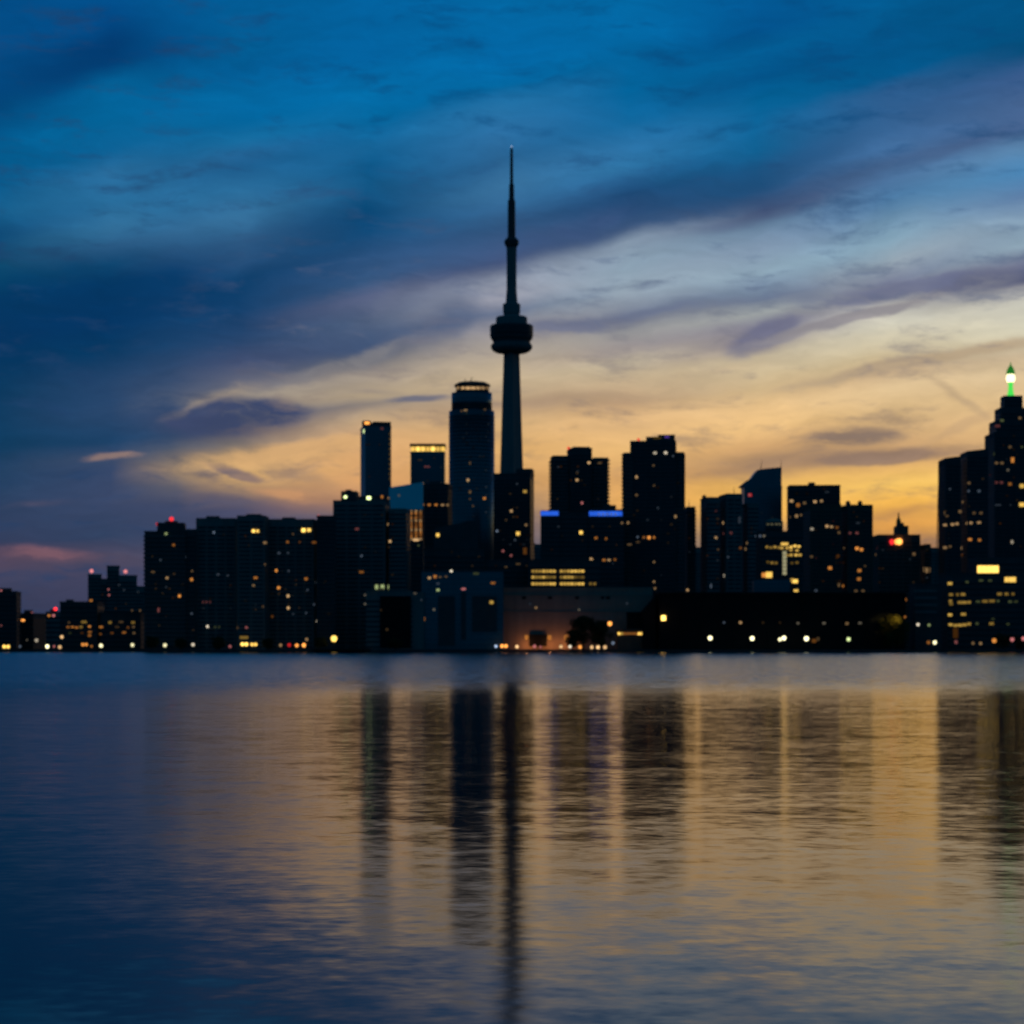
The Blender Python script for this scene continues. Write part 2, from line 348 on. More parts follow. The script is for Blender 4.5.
mx = t.new('ShaderNodeMixShader'); t.l.new(fr.outputs[0], mx.inputs[0]); t.l.new(deep.outputs[0], mx.inputs[1]); t.l.new(gl.outputs[0], mx.inputs[2])
t.l.new(mx.outputs[0], wm.node_tree.nodes['Material Output'].inputs[0])
bm = bmesh.new()
vs = [bm.verts.new(p) for p in ((-9000, -600, 0), (9000, -600, 0), (9000, SHORE + 40, 0), (-9000, SHORE + 40, 0))]
bm.faces.new(vs)
structure('lake_water', mesh(bm, 'lake_water', wm))
bm = bmesh.new()
vs = [bm.verts.new(p) for p in ((-9000, SHORE + 1.2, GZ), (9000, SHORE + 1.2, GZ), (9000, 14000, GZ), (-9000, 14000, GZ))]
bm.faces.new(vs)
structure('ground', mesh(bm, 'ground', M['ground']))
bm = bmesh.new(); bm_box(bm, -9000, 9000, SHORE, SHORE + 1.2, -2, GZ + .25)
structure('quay_edge', mesh(bm, 'quay_edge', M['quay']))

# ------------------------------------------------------------------ buildings
class Building:
    """root Empty with box / round / custom volumes; windows are set on whichever face a sight line meets"""
    def __init__(s, name, label, Y, rot=0.0, cat='building', group=None):
        s.name, s.label, s.cat, s.Y, s.rot, s.group = name, label, cat, Y, R(rot), group
        s.root = None; s.vols = []
    def base(s, xc, yc):
        if s.root is None:
            s.root = thing(s.name, s.label, s.cat, (xc, yc, GZ), s.rot, s.group)
            s.inv = (Matrix.Translation((xc, yc, GZ)) @ Matrix.Rotation(s.rot, 4, 'Z')).inverted()
    def fit(s, x0, x1, d, dy, cyl=False):
        yc = s.Y + d / 2 + dy
        xc = X((x0 + x1) / 2, s.Y); w = (x1 - x0) * s.Y / F * .9
        c, sn = math.cos(s.rot), math.sin(s.rot)
        for _ in range(30):
            if cyl:
                ps = [(xc + w / 2 * math.cos(k * .131), yc + w / 2 * math.sin(k * .131)) for k in range(48)]
            else:
                ps = [(xc + c * a - sn * e, yc + sn * a + c * e) for a in (-w / 2, w / 2) for e in (-d / 2, d / 2)]
            q = [512 + F * x / y for x, y in ps]
            w = max(1.0, w + ((x1 - x0) - (max(q) - min(q))) * s.Y / F * .8)
            xc += ((x0 + x1) / 2 - (max(q) + min(q)) / 2) * s.Y / F
        return xc, yc, w, min(p[1] for p in ps)
    def vol(s, x0, x1, ytop, ybot=None, m='concrete', d=26, dy=0, style=None, pitch=3.3, cyl=False, part='wall', top=None, pier=0, balc=1.4,
            bandh=1.5, sides=True, slope=None, parapet=True):
        xc, yc, w, yn = s.fit(x0, x1, d, dy, cyl)
        s.base(xc, yc)
        zt = Z(ytop, yn) - GZ
        zb = 0.0 if ybot is None else Z(ybot, yn) - GZ
        lc = s.inv @ Vector((xc, yc, GZ))
        if cyl: d = w
        hw, hd = w / 2, d / 2
        bm = bmesh.new()
        if cyl:
            bm_lathe(bm, [(hw, zb), (hw, zt)], 40)
        elif slope is not None:          # (left top row, right top row): the roof falls sideways
            zl, zr = Z(slope[0], yn) - GZ, Z(slope[1], yn) - GZ
            bm_prism(bm, [(-hw, -hd), (hw, -hd), (hw, hd), (-hw, hd)], zb, zt, [zl, zr, zr, zl])
            zt = min(zl, zr)
        else:
            bm_box(bm, -hw, hw, -hd, hd, zb, zt)
            if parapet and zt - zb > 12 and w > 8:
                bm_box(bm, -hw - .35, hw + .35, -hd - .35, hd + .35, zt - 1.1, zt + .02)
        if pier:
            k = max(2, int(round(w / pier)))
            for i in range(k + 1):
                xx = -hw + .5 + i * (w - 1.0) / k
                bm_box(bm, xx - .45, xx + .45, -hd - .42, -hd + .3, zb, zt - 1.3)
            k = max(1, int(round(d / pier)))
            for i in range(k + 1):
                yy = -hd + .5 + i * (d - 1.0) / k
                for sx in (-1, 1):
                    bm_box(bm, sx * hw - .36, sx * hw + .36, yy - .45, yy + .45, zb, zt - 1.3)
        wall = link(part, mesh(bm, part, M[m], cyl), s.root, (lc.x, lc.y, 0))
        V = dict(lc=lc, hw=hw, hd=hd, zb=zb, zt=zt, cyl=cyl, off=.45 if pier else .22)
        s.vols.append(V)
        nfl = int((zt - zb - 3.0) / pitch)
        if style and nfl > 0:
            nfl = min(nfl, 95)
            if 'band' in style:
                bm = bmesh.new(); o = .14
                if cyl: bm_lathe(bm, [(hw + o, 0), (hw + o, bandh)], 40)
                else: bm_box(bm, -hw - o, hw + o, -hd - o, hd + o, 0, bandh)
                b0 = link('window_band', mesh(bm, 'window_band', M['window'], False), s.root, (lc.x, lc.y, zb + 1.3))
                for i in range(1, nfl): copy_of(b0, (lc.x, lc.y, zb + 1.3 + i * pitch))
            if 'slab' in style:
                bm = bmesh.new(); o = balc
                if cyl: bm_lathe(bm, [(hw + o, 0), (hw + o, .28)], 40)
                else:
                    bm_box(bm, -hw - o, hw + o, -hd - o, hd + o, 0, .28)
                    bm_box(bm, -hw - o, hw + o, -hd - o, -hd - o + .12, .28, 1.2)
                    for sx in (-1, 1):
                        e = sx * (hw + o)
                        bm_box(bm, min(e, e - sx * .12), max(e, e - sx * .12), -hd - o + .12, hd + o, .28, 1.2)
                b0 = link('balcony', mesh(bm, 'balcony', M['slab'], False), s.root, (lc.x, lc.y, zb + pitch + .9))
                for i in range(1, nfl): copy_of(b0, (lc.x, lc.y, zb + .9 + (i + 1) * pitch))
                V['off'] = balc + .12
            if 'lines' in style:          # thin floor lines of a curtain wall
                bm = bmesh.new(); o = .10
                if cyl: bm_lathe(bm, [(hw + o, 0), (hw + o, .35)], 40)
                else: bm_box(bm, -hw - o, hw + o, -hd - o, hd + o, 0, .35)
                b0 = link('spandrel', mesh(bm, 'spandrel', M['steel'], False), s.root, (lc.x, lc.y, zb + pitch))
                for i in range(1, nfl): copy_of(b0, (lc.x, lc.y, zb + (i + 1) * pitch))
        return V
    def hit(s, px, py):
        o = s.inv @ Vector((0, 0, CAMZ))
        d = (s.inv.to_3x3() @ Vector((px - 512.0, F, HOR - py))).normalized()
        best = None
        for V in s.vols:
            if V.get('nohit'): continue
            e = V['off']
            lo = (V['lc'].x - V['hw'] - e, V['lc'].y - V['hd'] - e, V['zb']); hi = (V['lc'].x + V['hw'] + e, V['lc'].y + V['hd'] + e, V['zt'] + .5)
            if V['cyl']:
                ox, oy = o.x - V['lc'].x, o.y - V['lc'].y; r = V['hw'] + e
                A = d.x ** 2 + d.y ** 2; B_ = ox * d.x + oy * d.y; C_ = ox * ox + oy * oy - r * r
                D_ = B_ * B_ - A * C_
                if D_ < 0: continue
                tt = (-B_ - math.sqrt(D_)) / A; p = o + d * tt
                if not (lo[2] <= p.z <= hi[2]): continue
                n = Vector((p.x - V['lc'].x, p.y - V['lc'].y, 0)).normalized()
                if best is None or tt < best[0]: best = (tt, p, n)
                continue
            tn, tf, ax = -1e9, 1e9, 0
            for i in range(3):
                if abs(d[i]) < 1e-9: continue
                a, c = (lo[i] - o[i]) / d[i], (hi[i] - o[i]) / d[i]
                if a > c: a, c = c, a
                if a > tn: tn, ax = a, i
                tf = min(tf, c)
            if tn < tf and ax != 2 and (best is None or tn < best[0]):
                n = Vector((0, 0, 0)); n[ax] = -1 if d[ax] > 0 else 1
                best = (tn, o + d * tn, n)
        return best
    def win(s, px, py, col='warm', b=1.0, w=2.4, h=2.4, name='window', thick=.3):
        b = round(b * (1.1 if name == 'crown_light' else .8 if name in ('sign_light', 'lit_panel', 'blue_light_band', 'wall_light') else .72 if col == 'yellow' else .48 if b > .45 else .36), 3); r = None
        fs = 1 if name != 'window' else .9 if col == 'yellow' else .72
        for ddx in (0, -1, 1, -2, 2, -4, 4):
            r = s.hit(px + ddx, py)
            if r: break
        if not r:
            print('MISS', s.name, px, py); return None
        _, p, n = r
        k = s.Y / F
        o = link(name, (ball_mesh if name == 'sign_light' else cube_mesh)(glow(col, b)), s.root, tuple(p), math.atan2(n.y, n.x) + math.pi / 2, (w * k * fs, thick if name != 'sign_light' else w * k, h * k * fs))
        return o
    def wins(s, rows):
        for r in rows: s.win(*r)
    def dims(s, n, x0, x1, y0, y1, seed, cols=('warm', 'warm', 'cool', 'orange'), b=(.06, .12, .22, .4), pitch=(3.4, 4.6)):
        rr = random.Random(seed)
        for _ in range(int(n * .6)):
            x = x0 + round(rr.random() * (x1 - x0) / pitch[0]) * pitch[0]
            y = y0 + round(rr.random() * (y1 - y0) / pitch[1]) * pitch[1]
            s.win(x, y, rr.choice(cols), rr.choice(b) * .7, rr.choice((1.8, 2.4, 3.2)), rr.choice((1.6, 2.2)))
    def beacon(s, px, py, col='red', b=3.0, size=2.4):
        """aviation light on a short mast on the roof"""
        yn = s.Y + 4
        p = s.inv @ Vector((X(px, yn), yn, Z(py, yn)))
        k = s.Y / F * size / 2
        bm = bmesh.new(); bm_lathe(bm, [(k * .5, -k), (k, -k * .4), (k, k * .4), (k * .45, k)], 12)
        o = link('beacon', mesh(bm, 'beacon', glow(col, round(b * .6, 2))), s.root, tuple(p))
        bm = bmesh.new(); bm_tube(bm, (0, 0, -k - 5), (0, 0, -k), .18, .15)
        link('mast', mesh(bm, 'mast', M['steel']), o)
        return o
    def antenna(s, px, y0, y1, r=.35, lean=0.0):
        yn = s.Y + 8
        p = s.inv @ Vector((X(px, yn), yn, Z(y1, yn)))
        hgt = (y1 - y0) * yn / F
        bm = bmesh.new()
        bm_tube(bm, (0, 0, -3), (lean * .5, 0, hgt * .5), r, r * .8); bm_tube(bm, (lean * .5, 0, hgt * .5), (lean, 0, hgt), r * .6, r * .4)
        return link('antenna', mesh(bm, 'antenna', M['steel']), s.root, tuple(p))

def plant(B, px0, px1, ytop, ybot, dy=8, d=9, m='dark'):
    """rooftop plant room with a louvre band"""
    V = B.vol(px0, px1, ytop, ybot, m, d, dy, part='plant_room', parapet=False)
    return V

# ---- far left, low blocks
B = Building('office_block', 'dark low office block cut off by the left edge with a pink roof light', 1720, 6)
B.vol(-30, 21, 591, None, 'dark', 30, style='band', pitch=3.6); plant(B, -12, 12, 588, 592)
B.beacon(1, 591, 'pink', 1.0); B.win(1, 625.5, 'pink', .5, 2, 2)
B = Building('low_block', 'low dark block with a lit orange window and small pink roof light', 1760, -8)
B.vol(20, 48, 613, None, 'dark', 34, style='band', pitch=3.6); plant(B, 24, 33, 610, 614)
B.wins([(23, 620.3, 'orange', 3.5, 5, 2.6), (27, 640, 'white', .3, 2, 2)]); B.beacon(32, 613, 'pink', .45)
B = Building('warehouse', 'low pale warehouse with a bright red roof light beside the stepped cluster', 1700, 8)
B.vol(46, 64, 611.5, None, 'concrete', 26, style='band', pitch=3.8); plant(B, 50, 57, 609, 612)
B.beacon(55.5, 609, 'red', 4.0, 3.2); B.wins([(49, 615.6, 'orange', 1.4, 3, 2.6), (53.6, 615.6, 'pink', 1.6, 3, 2.6)])
B = Building('stepped_tower', 'distant stepped tower cluster with pink lights, left of the tall dark apartment row', 2000, 10, 'tower')
B.vol(88, 101.5, 574, None, 'concrete', 24, style='band'); B.vol(100, 108, 578.5, None, 'concrete', 20, 3, style='band')
B.vol(107, 119.5, 565.5, None, 'concrete', 26, 1, style='band'); B.vol(119, 137, 575, None, 'concrete', 24, style='band')
B.vol(136, 148, 586, None, 'concrete', 22, 2, style='band')
B.beacon(91.5, 571, 'pink', 1.6, 3.6); B.beacon(125.5, 571.5, 'pink', 1.6, 3.6)
B.wins([(108.5, 589.5, 'pink', .8, 2.2, 2.4), (109, 595, 'pink', .8, 2.2, 2.4), (91, 600.5, 'orange', .9, 4, 2.6), (96.5, 610.3, 'warm', .4), (132, 610.5, 'warm', .25),
        (140, 610.5, 'warm', .35), (119, 585, 'cool', .12), (124, 590, 'cool', .12), (138, 592, 'cool', .1)])
B.dims(12, 92, 140, 590, 615, 3, b=(.05, .08, .12))
B = Building('loft_block', 'mid rise loft block with rows of dim amber windows in front of the stepped tower', 1600, 0)
B.vol(60, 104, 601.5, None, 'dark', 26, style='band', pitch=3.6); B.vol(100, 146, 612, None, 'dark', 24, 2, style='band', pitch=3.6)
plant(B, 66, 74, 599.5, 602)
for x, y, c, b_, w in [(69, 622.5, 'warm', .2, 3), (84, 622, 'yellow', .28, 6), (68, 627, 'orange', .55, 4), (72.5, 627, 'orange', .8, 4), (76.5, 627.5, 'orange', .8, 4), (81, 627, 'yellow', .3, 3),
                       (89.5, 626.5, 'orange', 1.4, 3.4), (89.8, 632, 'orange', .55, 5), (89.5, 635.5, 'orange', .7, 4), (101, 627, 'orange', .9, 5), (100.5, 634, 'orange', .4, 3), (110, 622.5, 'yellow', .3, 3.5),
                       (121, 622, 'warm', .18, 6), (133, 622.5, 'yellow', .25, 4), (128, 627.5, 'orange', .4, 3), (124, 632.5, 'orange', .6, 5), (112, 633, 'orange', .28, 4), (133.5, 627, 'warm', .35, 3),
                       (134, 633, 'warm', .35, 3.5), (117, 627, 'warm', .1, 6), (70, 633, 'green', .06, 4), (82, 633, 'orange', .12, 4)]:
    B.win(x, y, c, b_, w, 2.4)
# ---- harbour apartment row
B = Building('apartment_tower', 'dark apartment tower with red roof lights at the left end of the long row', 1570, 5, 'tower')
B.vol(144.5, 187, 531, None, 'dark', 26, style='band slab', pitch=3.1, balc=.8); B.vol(157, 186, 522.5, 531.5, 'dark', 20, 2, part='upper_storey'); B.vol(185, 197.5, 529, None, 'dark', 22, 3, style='band')
plant(B, 165, 178, 520.8, 523)
B.beacon(171.5, 519, 'red', 2.2, 4); B.beacon(157.5, 524, 'red', 1.2, 3)
B.wins([(166, 533.7, 'green', .9, 3, 3), (173.6, 545, 'orange', .6, 3, 3), (153, 572, 'warm', .3, 5, 2), (167, 578, 'warm', .9, 3, 3), (192, 571, 'warm', .35), (191.6, 579.5, 'orange', 1.3, 3.4, 4),
        (179.4, 596, 'orange', 1.9, 3.4, 3.6), (191.6, 613.6, 'cool', .3), (158.5, 610, 'pink', .4, 2.6, 6), (160.5, 560, 'cool', .2), (186, 557, 'cool', .15), (174, 574, 'warm', .12), (166, 587, 'cool', .1)])
B.dims(22, 149, 194, 538, 630, 11, b=(.04, .07, .1))
B = Building('apartment_slab', 'wide unlit apartment slab with a single white window near its roof', 1580, 3)
B.vol(196.5, 238, 518, None, 'concrete', 22, style='band', pitch=3.0, pier=7)
plant(B, 206, 220, 516, 518.5)
B.wins([(213.8, 532.4, 'cool', .55), (218, 574.5, 'cool', .2, 3.4), (227.7, 575.6, 'cool', .14), (203, 602, 'pink', .3, 2), (206.5, 602, 'pink', .35, 2), (210, 602, 'pink', .25, 2), (207.5, 626.5, 'white', 2.0, 3, 3), (215, 627, 'green', .14), (219, 627, 'green', .12)])
B.dims(10, 200, 234, 530, 630, 13, b=(.03, .06))
B = Building('apartment_core', 'narrow concrete apartment tower with one bright yellow window high up, between slabs', 1565, 0, 'tower')
B.vol(237.5, 268.5, 515.5, None, 'concrete', 24, style='band', pitch=3.0, pier=8)
plant(B, 246, 262, 514, 516)
B.wins([(253.5, 531, 'yellow', 3.0, 3.4, 3), (257.6, 531, 'yellow', 2.2, 2.6, 2.6), (265, 542.7, 'warm', .5, 4.6, 3), (265, 564.4, 'warm', .3), (255.6, 577.7, 'orange', .9, 5, 2.6), (253.5, 585.4, 'warm', .5, 3), (263, 606.7, 'warm', .25), (246.4, 627.5, 'pink', .7, 2.6, 2.6), (237.5, 627.8, 'warm', .2), (244, 637.5, 'yellow', .25, 9, 3)])
B.dims(10, 242, 266, 536, 620, 17, b=(.03, .06, .09))
B = Building('apartment_slab', 'apartment slab with scattered orange windows and a bright yellow pair below its roof', 1585, -3)
B.vol(268, 318, 519, None, 'concrete', 22, style='band', pitch=3.0, pier=7)
plant(B, 282, 296, 517.3, 519.5)
B.wins([(303.5, 530.2, 'yellow', 3.4, 4, 4), (309, 530, 'yellow', 2.0, 4, 3.6), (287.5, 542, 'orange', .55, 3, 3), (299.7, 542, 'orange', .25), (314, 542.4, 'orange', .45, 6, 2.6), (279, 553, 'cool', .2, 4), (288, 553, 'cool', .16), (276.3, 570.6, 'orange', 1.9, 3, 3.4),
        (288.5, 571, 'cool', .2), (306, 578.8, 'orange', .8, 4, 3), (315.8, 582.5, 'cool', .15), (278.6, 587.8, 'orange', 1.7, 4, 3.4), (307.5, 590, 'cool', .2), (288, 596, 'warm', 1.6, 3, 3.6), (288.2, 608, 'warm', 1.5, 3, 3.6), (314, 604.5, 'cool', .2),
        (316.5, 621.3, 'white', 1.0, 2.4, 2.4), (272.2, 616.5, 'orange', .25, 3, 3), (293, 614, 'cool', .12), (306, 613, 'cool', .2), (293, 534, 'warm', .2)])
B.dims(16, 272, 314, 548, 625, 19, b=(.03, .06, .1))
B = Building('apartment_tower', 'plain dark apartment tower with small pink roof light, right end of the row', 1568, 4, 'tower')
B.vol(317, 336, 515.5, None, 'dark', 24, style='band', pitch=3.0)
B.beacon(318.5, 515.5, 'pink', .7); B.dims(4, 322, 331, 540, 620, 23, b=(.03, .05))
B = Building('hotel_block', 'broad block with two big white roof lights below the slim tower', 1625, -4, 'hotel')
B.vol(333.5, 390, 500, None, 'concrete', 30, style='band', pitch=3.2, pier=9)
B.vol(389, 410.5, 508.5, None, 'concrete', 28, 1, style='band', pitch=3.2)
V = B.vol(341, 359, 491, 500.5, 'dark', 16, -.3, part='plant_room'); B.vol(359, 390, 496, 500.5, 'dark', 16, -.2, part='plant_room'); B.vol(345.5, 352, 489.6, 491.5, 'dark', 6, 3, part='plant_room', parapet=False)
B.wins([(345.4, 497, 'green', 5.0, 4, 3.6), (368.8, 498, 'green', 5.5, 5.6, 4.2), (382, 492.8 + 4, 'orange', .8, 3, 4), (388.5, 498, 'warm', .8, 3, 3), (388, 524.3, 'warm', 1.2, 3, 3), (390, 541.3, 'warm', 1.6, 3, 3), (357, 529, 'pink', .35, 5, 3),
        (361.4, 556, 'cool', .4), (361.4, 572, 'orange', .5, 6, 2.4), (365, 595, 'white', .3), (365, 604, 'white', .35)])
B.wins([(376.6, 587, 'green', .9, 4, 6), (382.4, 587, 'green', 1.0, 4.6, 6), (388.4, 587, 'green', .9, 4.6, 6)])
B.dims(22, 338, 404, 515, 625, 29, b=(.03, .06, .1))
B = Building('slim_tower', 'slim glass tower with an orange glow on its top left corner', 2080, 14, 'tower')
B.vol(360.5, 391.2, 426, None, 'glass', 26, style='lines', pitch=3.2); B.vol(362, 371, 420.5, 426.2, 'dark', 9, 1, part='roof_crown'); B.vol(371, 391, 421.5, 426.2, 'dark', 15, 5, part='roof_crown')
B.wins([(367, 423, 'orange', 4.0, 7, 3.4), (363.7, 431.2, 'green', 3.2, 5, 5), (382, 428.6, 'pink', .2, 4, 3)])
for y in range(434, 480, 5): B.win(389.6, y, 'yellow', .12, 1.4, 2)
B.dims(8, 366, 388, 440, 485, 31, b=(.03, .06))
B = Building('crowned_tower', 'round cornered tower with a glowing yellow crown under a dark roof cap', 2300, 0, 'tower')
B.vol(410.5, 445.5, 451.5, None, 'glass', 34, style='lines', pitch=3.4); V = B.vol(411.5, 444.8, 446.2, 451.6, 'dark', 30, 2, part='roof_crown', parapet=False); B.vol(409.8, 446.3, 443.6, 446.2, 'dark', 35, -.6, part='roof_cap', parapet=False)
for i, x in enumerate((413, 418, 423, 428, 433, 438, 443)): B.win(x, 449, 'yellow', (.9, 1.5, 1.2, .8, 1.6, .7, .9)[i], 4.2, 4.6, 'crown_light')
B.win(446, 450, 'yellow', .5, 1.6, 5, 'crown_light')
B.wins([(427, 466.7, 'pink', .3, 8, 2), (420, 460, 'warm', .08, 6, 1.6)]); B.dims(6, 414, 442, 458, 482, 37, b=(.03, .06))
B = Building('office_tower', 'office block with a tilted teal glass top over three columns of lit stairs', 1780, 0)
B.vol(386, 424.2, 509.5, None, 'dark', 24, style='band', pitch=3.6)
B.vol(389, 424.2, 485, 509.4, 'teal', 22, -.4, part='glass_top', slope=(487.5, 482), parapet=False)
B.win(399, 495.5, 'white', .18, 3, 3)
rr = random.Random(4)
for k in range(13):
    y = 511 + k * 2.35
    for x in (411.2, 416, 420.6): B.win(x, y, 'orange' if k % 4 else 'warm', rr.choice((.5, .9, 1.2, 1.5)), 3.4, 1.4)
B.wins([(416, 539.8, 'warm', 1.6, 8, 3.4), (418.5, 545.5, 'green', .2)])
B = Building('dark_tower', 'square dark block with three warm windows beside the tilted teal top', 1840, -6, 'tower')
B.vol(423.5, 452, 483.5, None, 'dark', 28, style='band', pitch=3.5, pier=6); plant(B, 430, 442, 481, 484)
B.wins([(429.2, 504.8, 'orange', .9, 4, 2.4), (436, 504.8, 'orange', 1.1, 4, 2.4), (442.5, 505, 'warm', .7, 4, 2.4), (447.5, 505, 'warm', .6, 3, 2.4)])
# ---- round tower
B = Building('round_tower', 'tall round glass tower with disc roof over pale lit crown, left of needle tower', 1960, 0, 'tower')
B.vol(449, 494.5, 409, None, 'glass', 40, 0, style='lines slab', pitch=3.4, cyl=True, balc=.35)
B.vol(451.5, 492, 391, 409.2, 'glass', 36, 2, style='lines', pitch=3.4, cyl=True, part='upper_drum')
c = B.vol(456, 489, 385, 391.2, 'dark', 30, 5, cyl=True, part='roof_crown')
for k, x in enumerate((458, 463, 468, 473, 478, 483, 487.5)): B.win(x, 388, 'warm', (.28, .5, .6, .55, .4, .3, .2)[k], 4.4, 2.6, 'crown_light')
xc, yc, w, yn = B.fit(454, 490.5, 30, 5, True)
bm = bmesh.new(); zt = Z(380.5, yn) - GZ; zb = Z(385.2, yn) - GZ
bm_lathe(bm, [(w * .46, zb), (w * .5, zb + 1.2), (w * .485, zb + 2.4), (w * .38, zt)], 40)
lc = B.inv @ Vector((xc, yc, GZ)); link('roof_disc', mesh(bm, 'roof_disc', M['dark'], True), B.root, (lc.x, lc.y, 0))
B.antenna(470, 377, 381, .5, 2.5); B.antenna(465, 378.4, 381, .4)
B.wins([(465.5, 410.2, 'warm', .5, 4.6, 2.2), (461.5, 411, 'warm', .25), (485, 409.5, 'warm', .22, 4, 2), (470, 463, 'warm', .25, 2, 4), (468, 480, 'warm', 1.0, 3.4, 3.4), (470, 492, 'warm', .3, 3, 4), (484.5, 498.3, 'orange', 1.2, 4, 3), (470, 499, 'warm', .2), (473, 506, 'warm', .22)])
rr = random.Random(8)
for k in range(26): B.win(rr.choice((486, 488.5, 491, 492.3)), 424 + k * 4.2, 'cool', rr.choice((.04, .06, .09, .13)), 2, 1.8)
B.dims(24, 453, 484, 415, 520, 41, b=(.02, .04, .06), cols=('cool', 'warm'))
# ---- the needle tower
CY = 2400.0
cn = thing('observation_tower', 'needle shaped observation tower with a ringed pod, tallest thing in the skyline', 'tower', (X(511.6, CY), CY, GZ))
k = CY / F
def zc(py): return Z(py, CY) - GZ
bm = bmesh.new()
prof = [(648, 17), (600, 15.2), (540, 13), (460, 10.5), (400, 8.8), (352, 7.4), (318, 7.4)]
rings = []
for py, hw in prof:                                    # three buttress legs round a hexagonal core
    r = hw * k; ring = []
    for i in range(3):
        a = R(30 + 120 * i)
        for da, rad in ((-.16, 1.14), (.16, 1.14), (.62, .70), (1.05, .66), (1.48, .70)):
            ring.append(bm.verts.new((rad * r * math.cos(a + da), rad * r * math.sin(a + da), zc(py))))
    rings.append(ring)
for a, b_ in zip(rings, rings[1:]):
    for i in range(len(a)):
        j = (i + 1) % len(a); bm.faces.new((a[i], a[j], b_[j], b_[i]))
bm.faces.new(rings[0][::-1]); bm.faces.new(rings[-1])
link('shaft', mesh(bm, 'shaft', M['concrete']), cn)
def lathe_part(name, pr, m, parent, n=40, smooth=False):
    bm = bmesh.new(); bm_lathe(bm, [(r * k, zc(py)) for py, r in pr], n)
    return link(name, mesh(bm, name, M[m], smooth), parent)
lathe_part('radome', [(353.6, 10), (352.6, 15.5), (351, 18.6), (348.5, 20.6), (345.5, 20.7), (343.6, 19)], 'slab', cn)
pod = lathe_part('main_pod', [(343.5, 18.6), (341.5, 18.6), (338.5, 21), (336.4, 21.2), (336.3, 20.4), (333.8, 20.4), (333.7, 21.4), (326.5, 21.6), (325.4, 20.6)], 'dark', cn)
for (a, c_) in ((335.9, 334.2), (331.9, 330.4), (329.3, 327.9)):
    lathe_part('window_band', [(a, 21.75), (c_, 21.75)], 'window', pod)
lathe_part('upper_pod', [(325.3, 15.8), (318, 15.6), (317, 14.6)], 'concrete', cn)
lathe_part('collar', [(316.9, 7.6), (314.8, 7.8), (313, 8.6), (304.5, 8.8), (303.8, 8)], 'concrete', cn)
lathe_part('upper_shaft', [(303.7, 6), (297, 5.6), (290, 5.0), (262, 4.9), (247, 5.2)], 'concrete', cn, 6)
sp = lathe_part('sky_pod', [(246.9, 5.6), (245, 6.8), (243.4, 7.3), (240.6, 7.3), (239.6, 6.2), (238, 5)], 'dark', cn)
lathe_part('window_band', [(242.8, 7.42), (241.4, 7.42)], 'window', sp)
lathe_part('antenna_base', [(237.9, 4.0), (201, 3.8), (199.4, 2.9)], 'steel', cn, 12)
lathe_part('antenna_mid', [(199.3, 2.7), (185, 2.5), (183.8, 1.9)], 'steel', cn, 12)
lathe_part('antenna_tip', [(183.7, 1.7), (150, 1.4), (147.4, .7)], 'steel', cn, 10)
bm = bmesh.new(); bm_lathe(bm, [(.5, -.8), (1.1, 0), (.5, .8)], 10)
link('beacon', mesh(bm, 'beacon', glow('cool', .7)), cn, (0, 0, zc(146.6)))
# ---- condos around the needle's foot
B = Building('condo_tower', 'square shouldered dark condo tower standing right in front of the needle tower foot', 1860, -8, 'tower')
B.vol(493.5, 534, 473, None, 'dark', 24, style='band', pitch=3.1); B.vol(516, 534, 468.5, 473.2, 'dark', 16, 1, part='plant_room')
B.wins([(511.3, 511, 'warm', 1.1, 3, 3.4), (525, 491.5, 'yellow', .6, 4, 3), (518, 533.5, 'yellow', 1.5, 4, 4), (526, 525, 'warm', .5, 3, 3), (503, 551, 'pink', .6, 3, 3), (511, 555.5, 'pink', .5, 3, 3), (525, 551, 'orange', .22, 5, 9), (497, 531, 'cool', .6, 3, 2.4), (515, 540, 'cool', .2), (517, 484, 'cool', .12), (506, 520, 'warm', .15)])
B.dims(22, 500, 530, 480, 550, 43, b=(.03, .06, .12))
B = Building('condo_tower', 'condo tower with ribbed balcony edges rising above the twin blue light bands', 1830, 4, 'tower')
B.vol(550.5, 568.5, 455.5, None, 'dark', 24, style='band slab', pitch=3.1, balc=1.5); B.vol(567, 592, 448, None, 'dark', 27, -1.5, style='band', pitch=3.1); B.vol(591, 608, 457.5, None, 'dark', 24, 0, style='band slab', pitch=3.1, balc=1.5)
plant(B, 572, 590, 446.6, 448.4)
B.beacon(568.5, 448, 'red', 1.6, 2.6)
B.wins([(589, 462.8, 'warm', 1.6, 3.6, 3), (599.7, 463, 'warm', .3, 5, 2), (577, 480, 'warm', 1.2, 3.4, 3.2), (582, 503, 'pink', 1.2, 2.6, 3), (577, 473, 'warm', .15), (558, 467, 'cool', .1)])
B.dims(18, 554, 604, 462, 505, 47, b=(.03, .06, .1))
B = Building('office_building', 'wide dark office building with two glowing blue light bands along its roof edge', 1710, 0)
B.vol(540.5, 560, 510.5, None, 'dark', 26, style='band', pitch=3.6); B.vol(559, 589, 513, None, 'dark', 24, 1, style='band', pitch=3.6); B.vol(588, 624, 509.5, None, 'dark', 26, style='band', pitch=3.6, parapet=False); B.vol(604, 616, 505, 509.6, 'dark', 12, 6, part='plant_room')
for x, w_ in ((545.5, 9.6), (554.5, 8)): B.win(x, 513.3, 'blue', .95, w_, 4.4, 'blue_light_band')
for i in range(8): B.win(591.2 + i * 4.15, 513.6, 'blue', 1.15 if i in (2, 3, 5, 6) else .9, 4.0, 4.6, 'blue_light_band')
for i in range(5): B.win(599 + i * 4.1, 514.2, 'cool', .45, 2.2, 1.6, 'sign_lettering', .9)
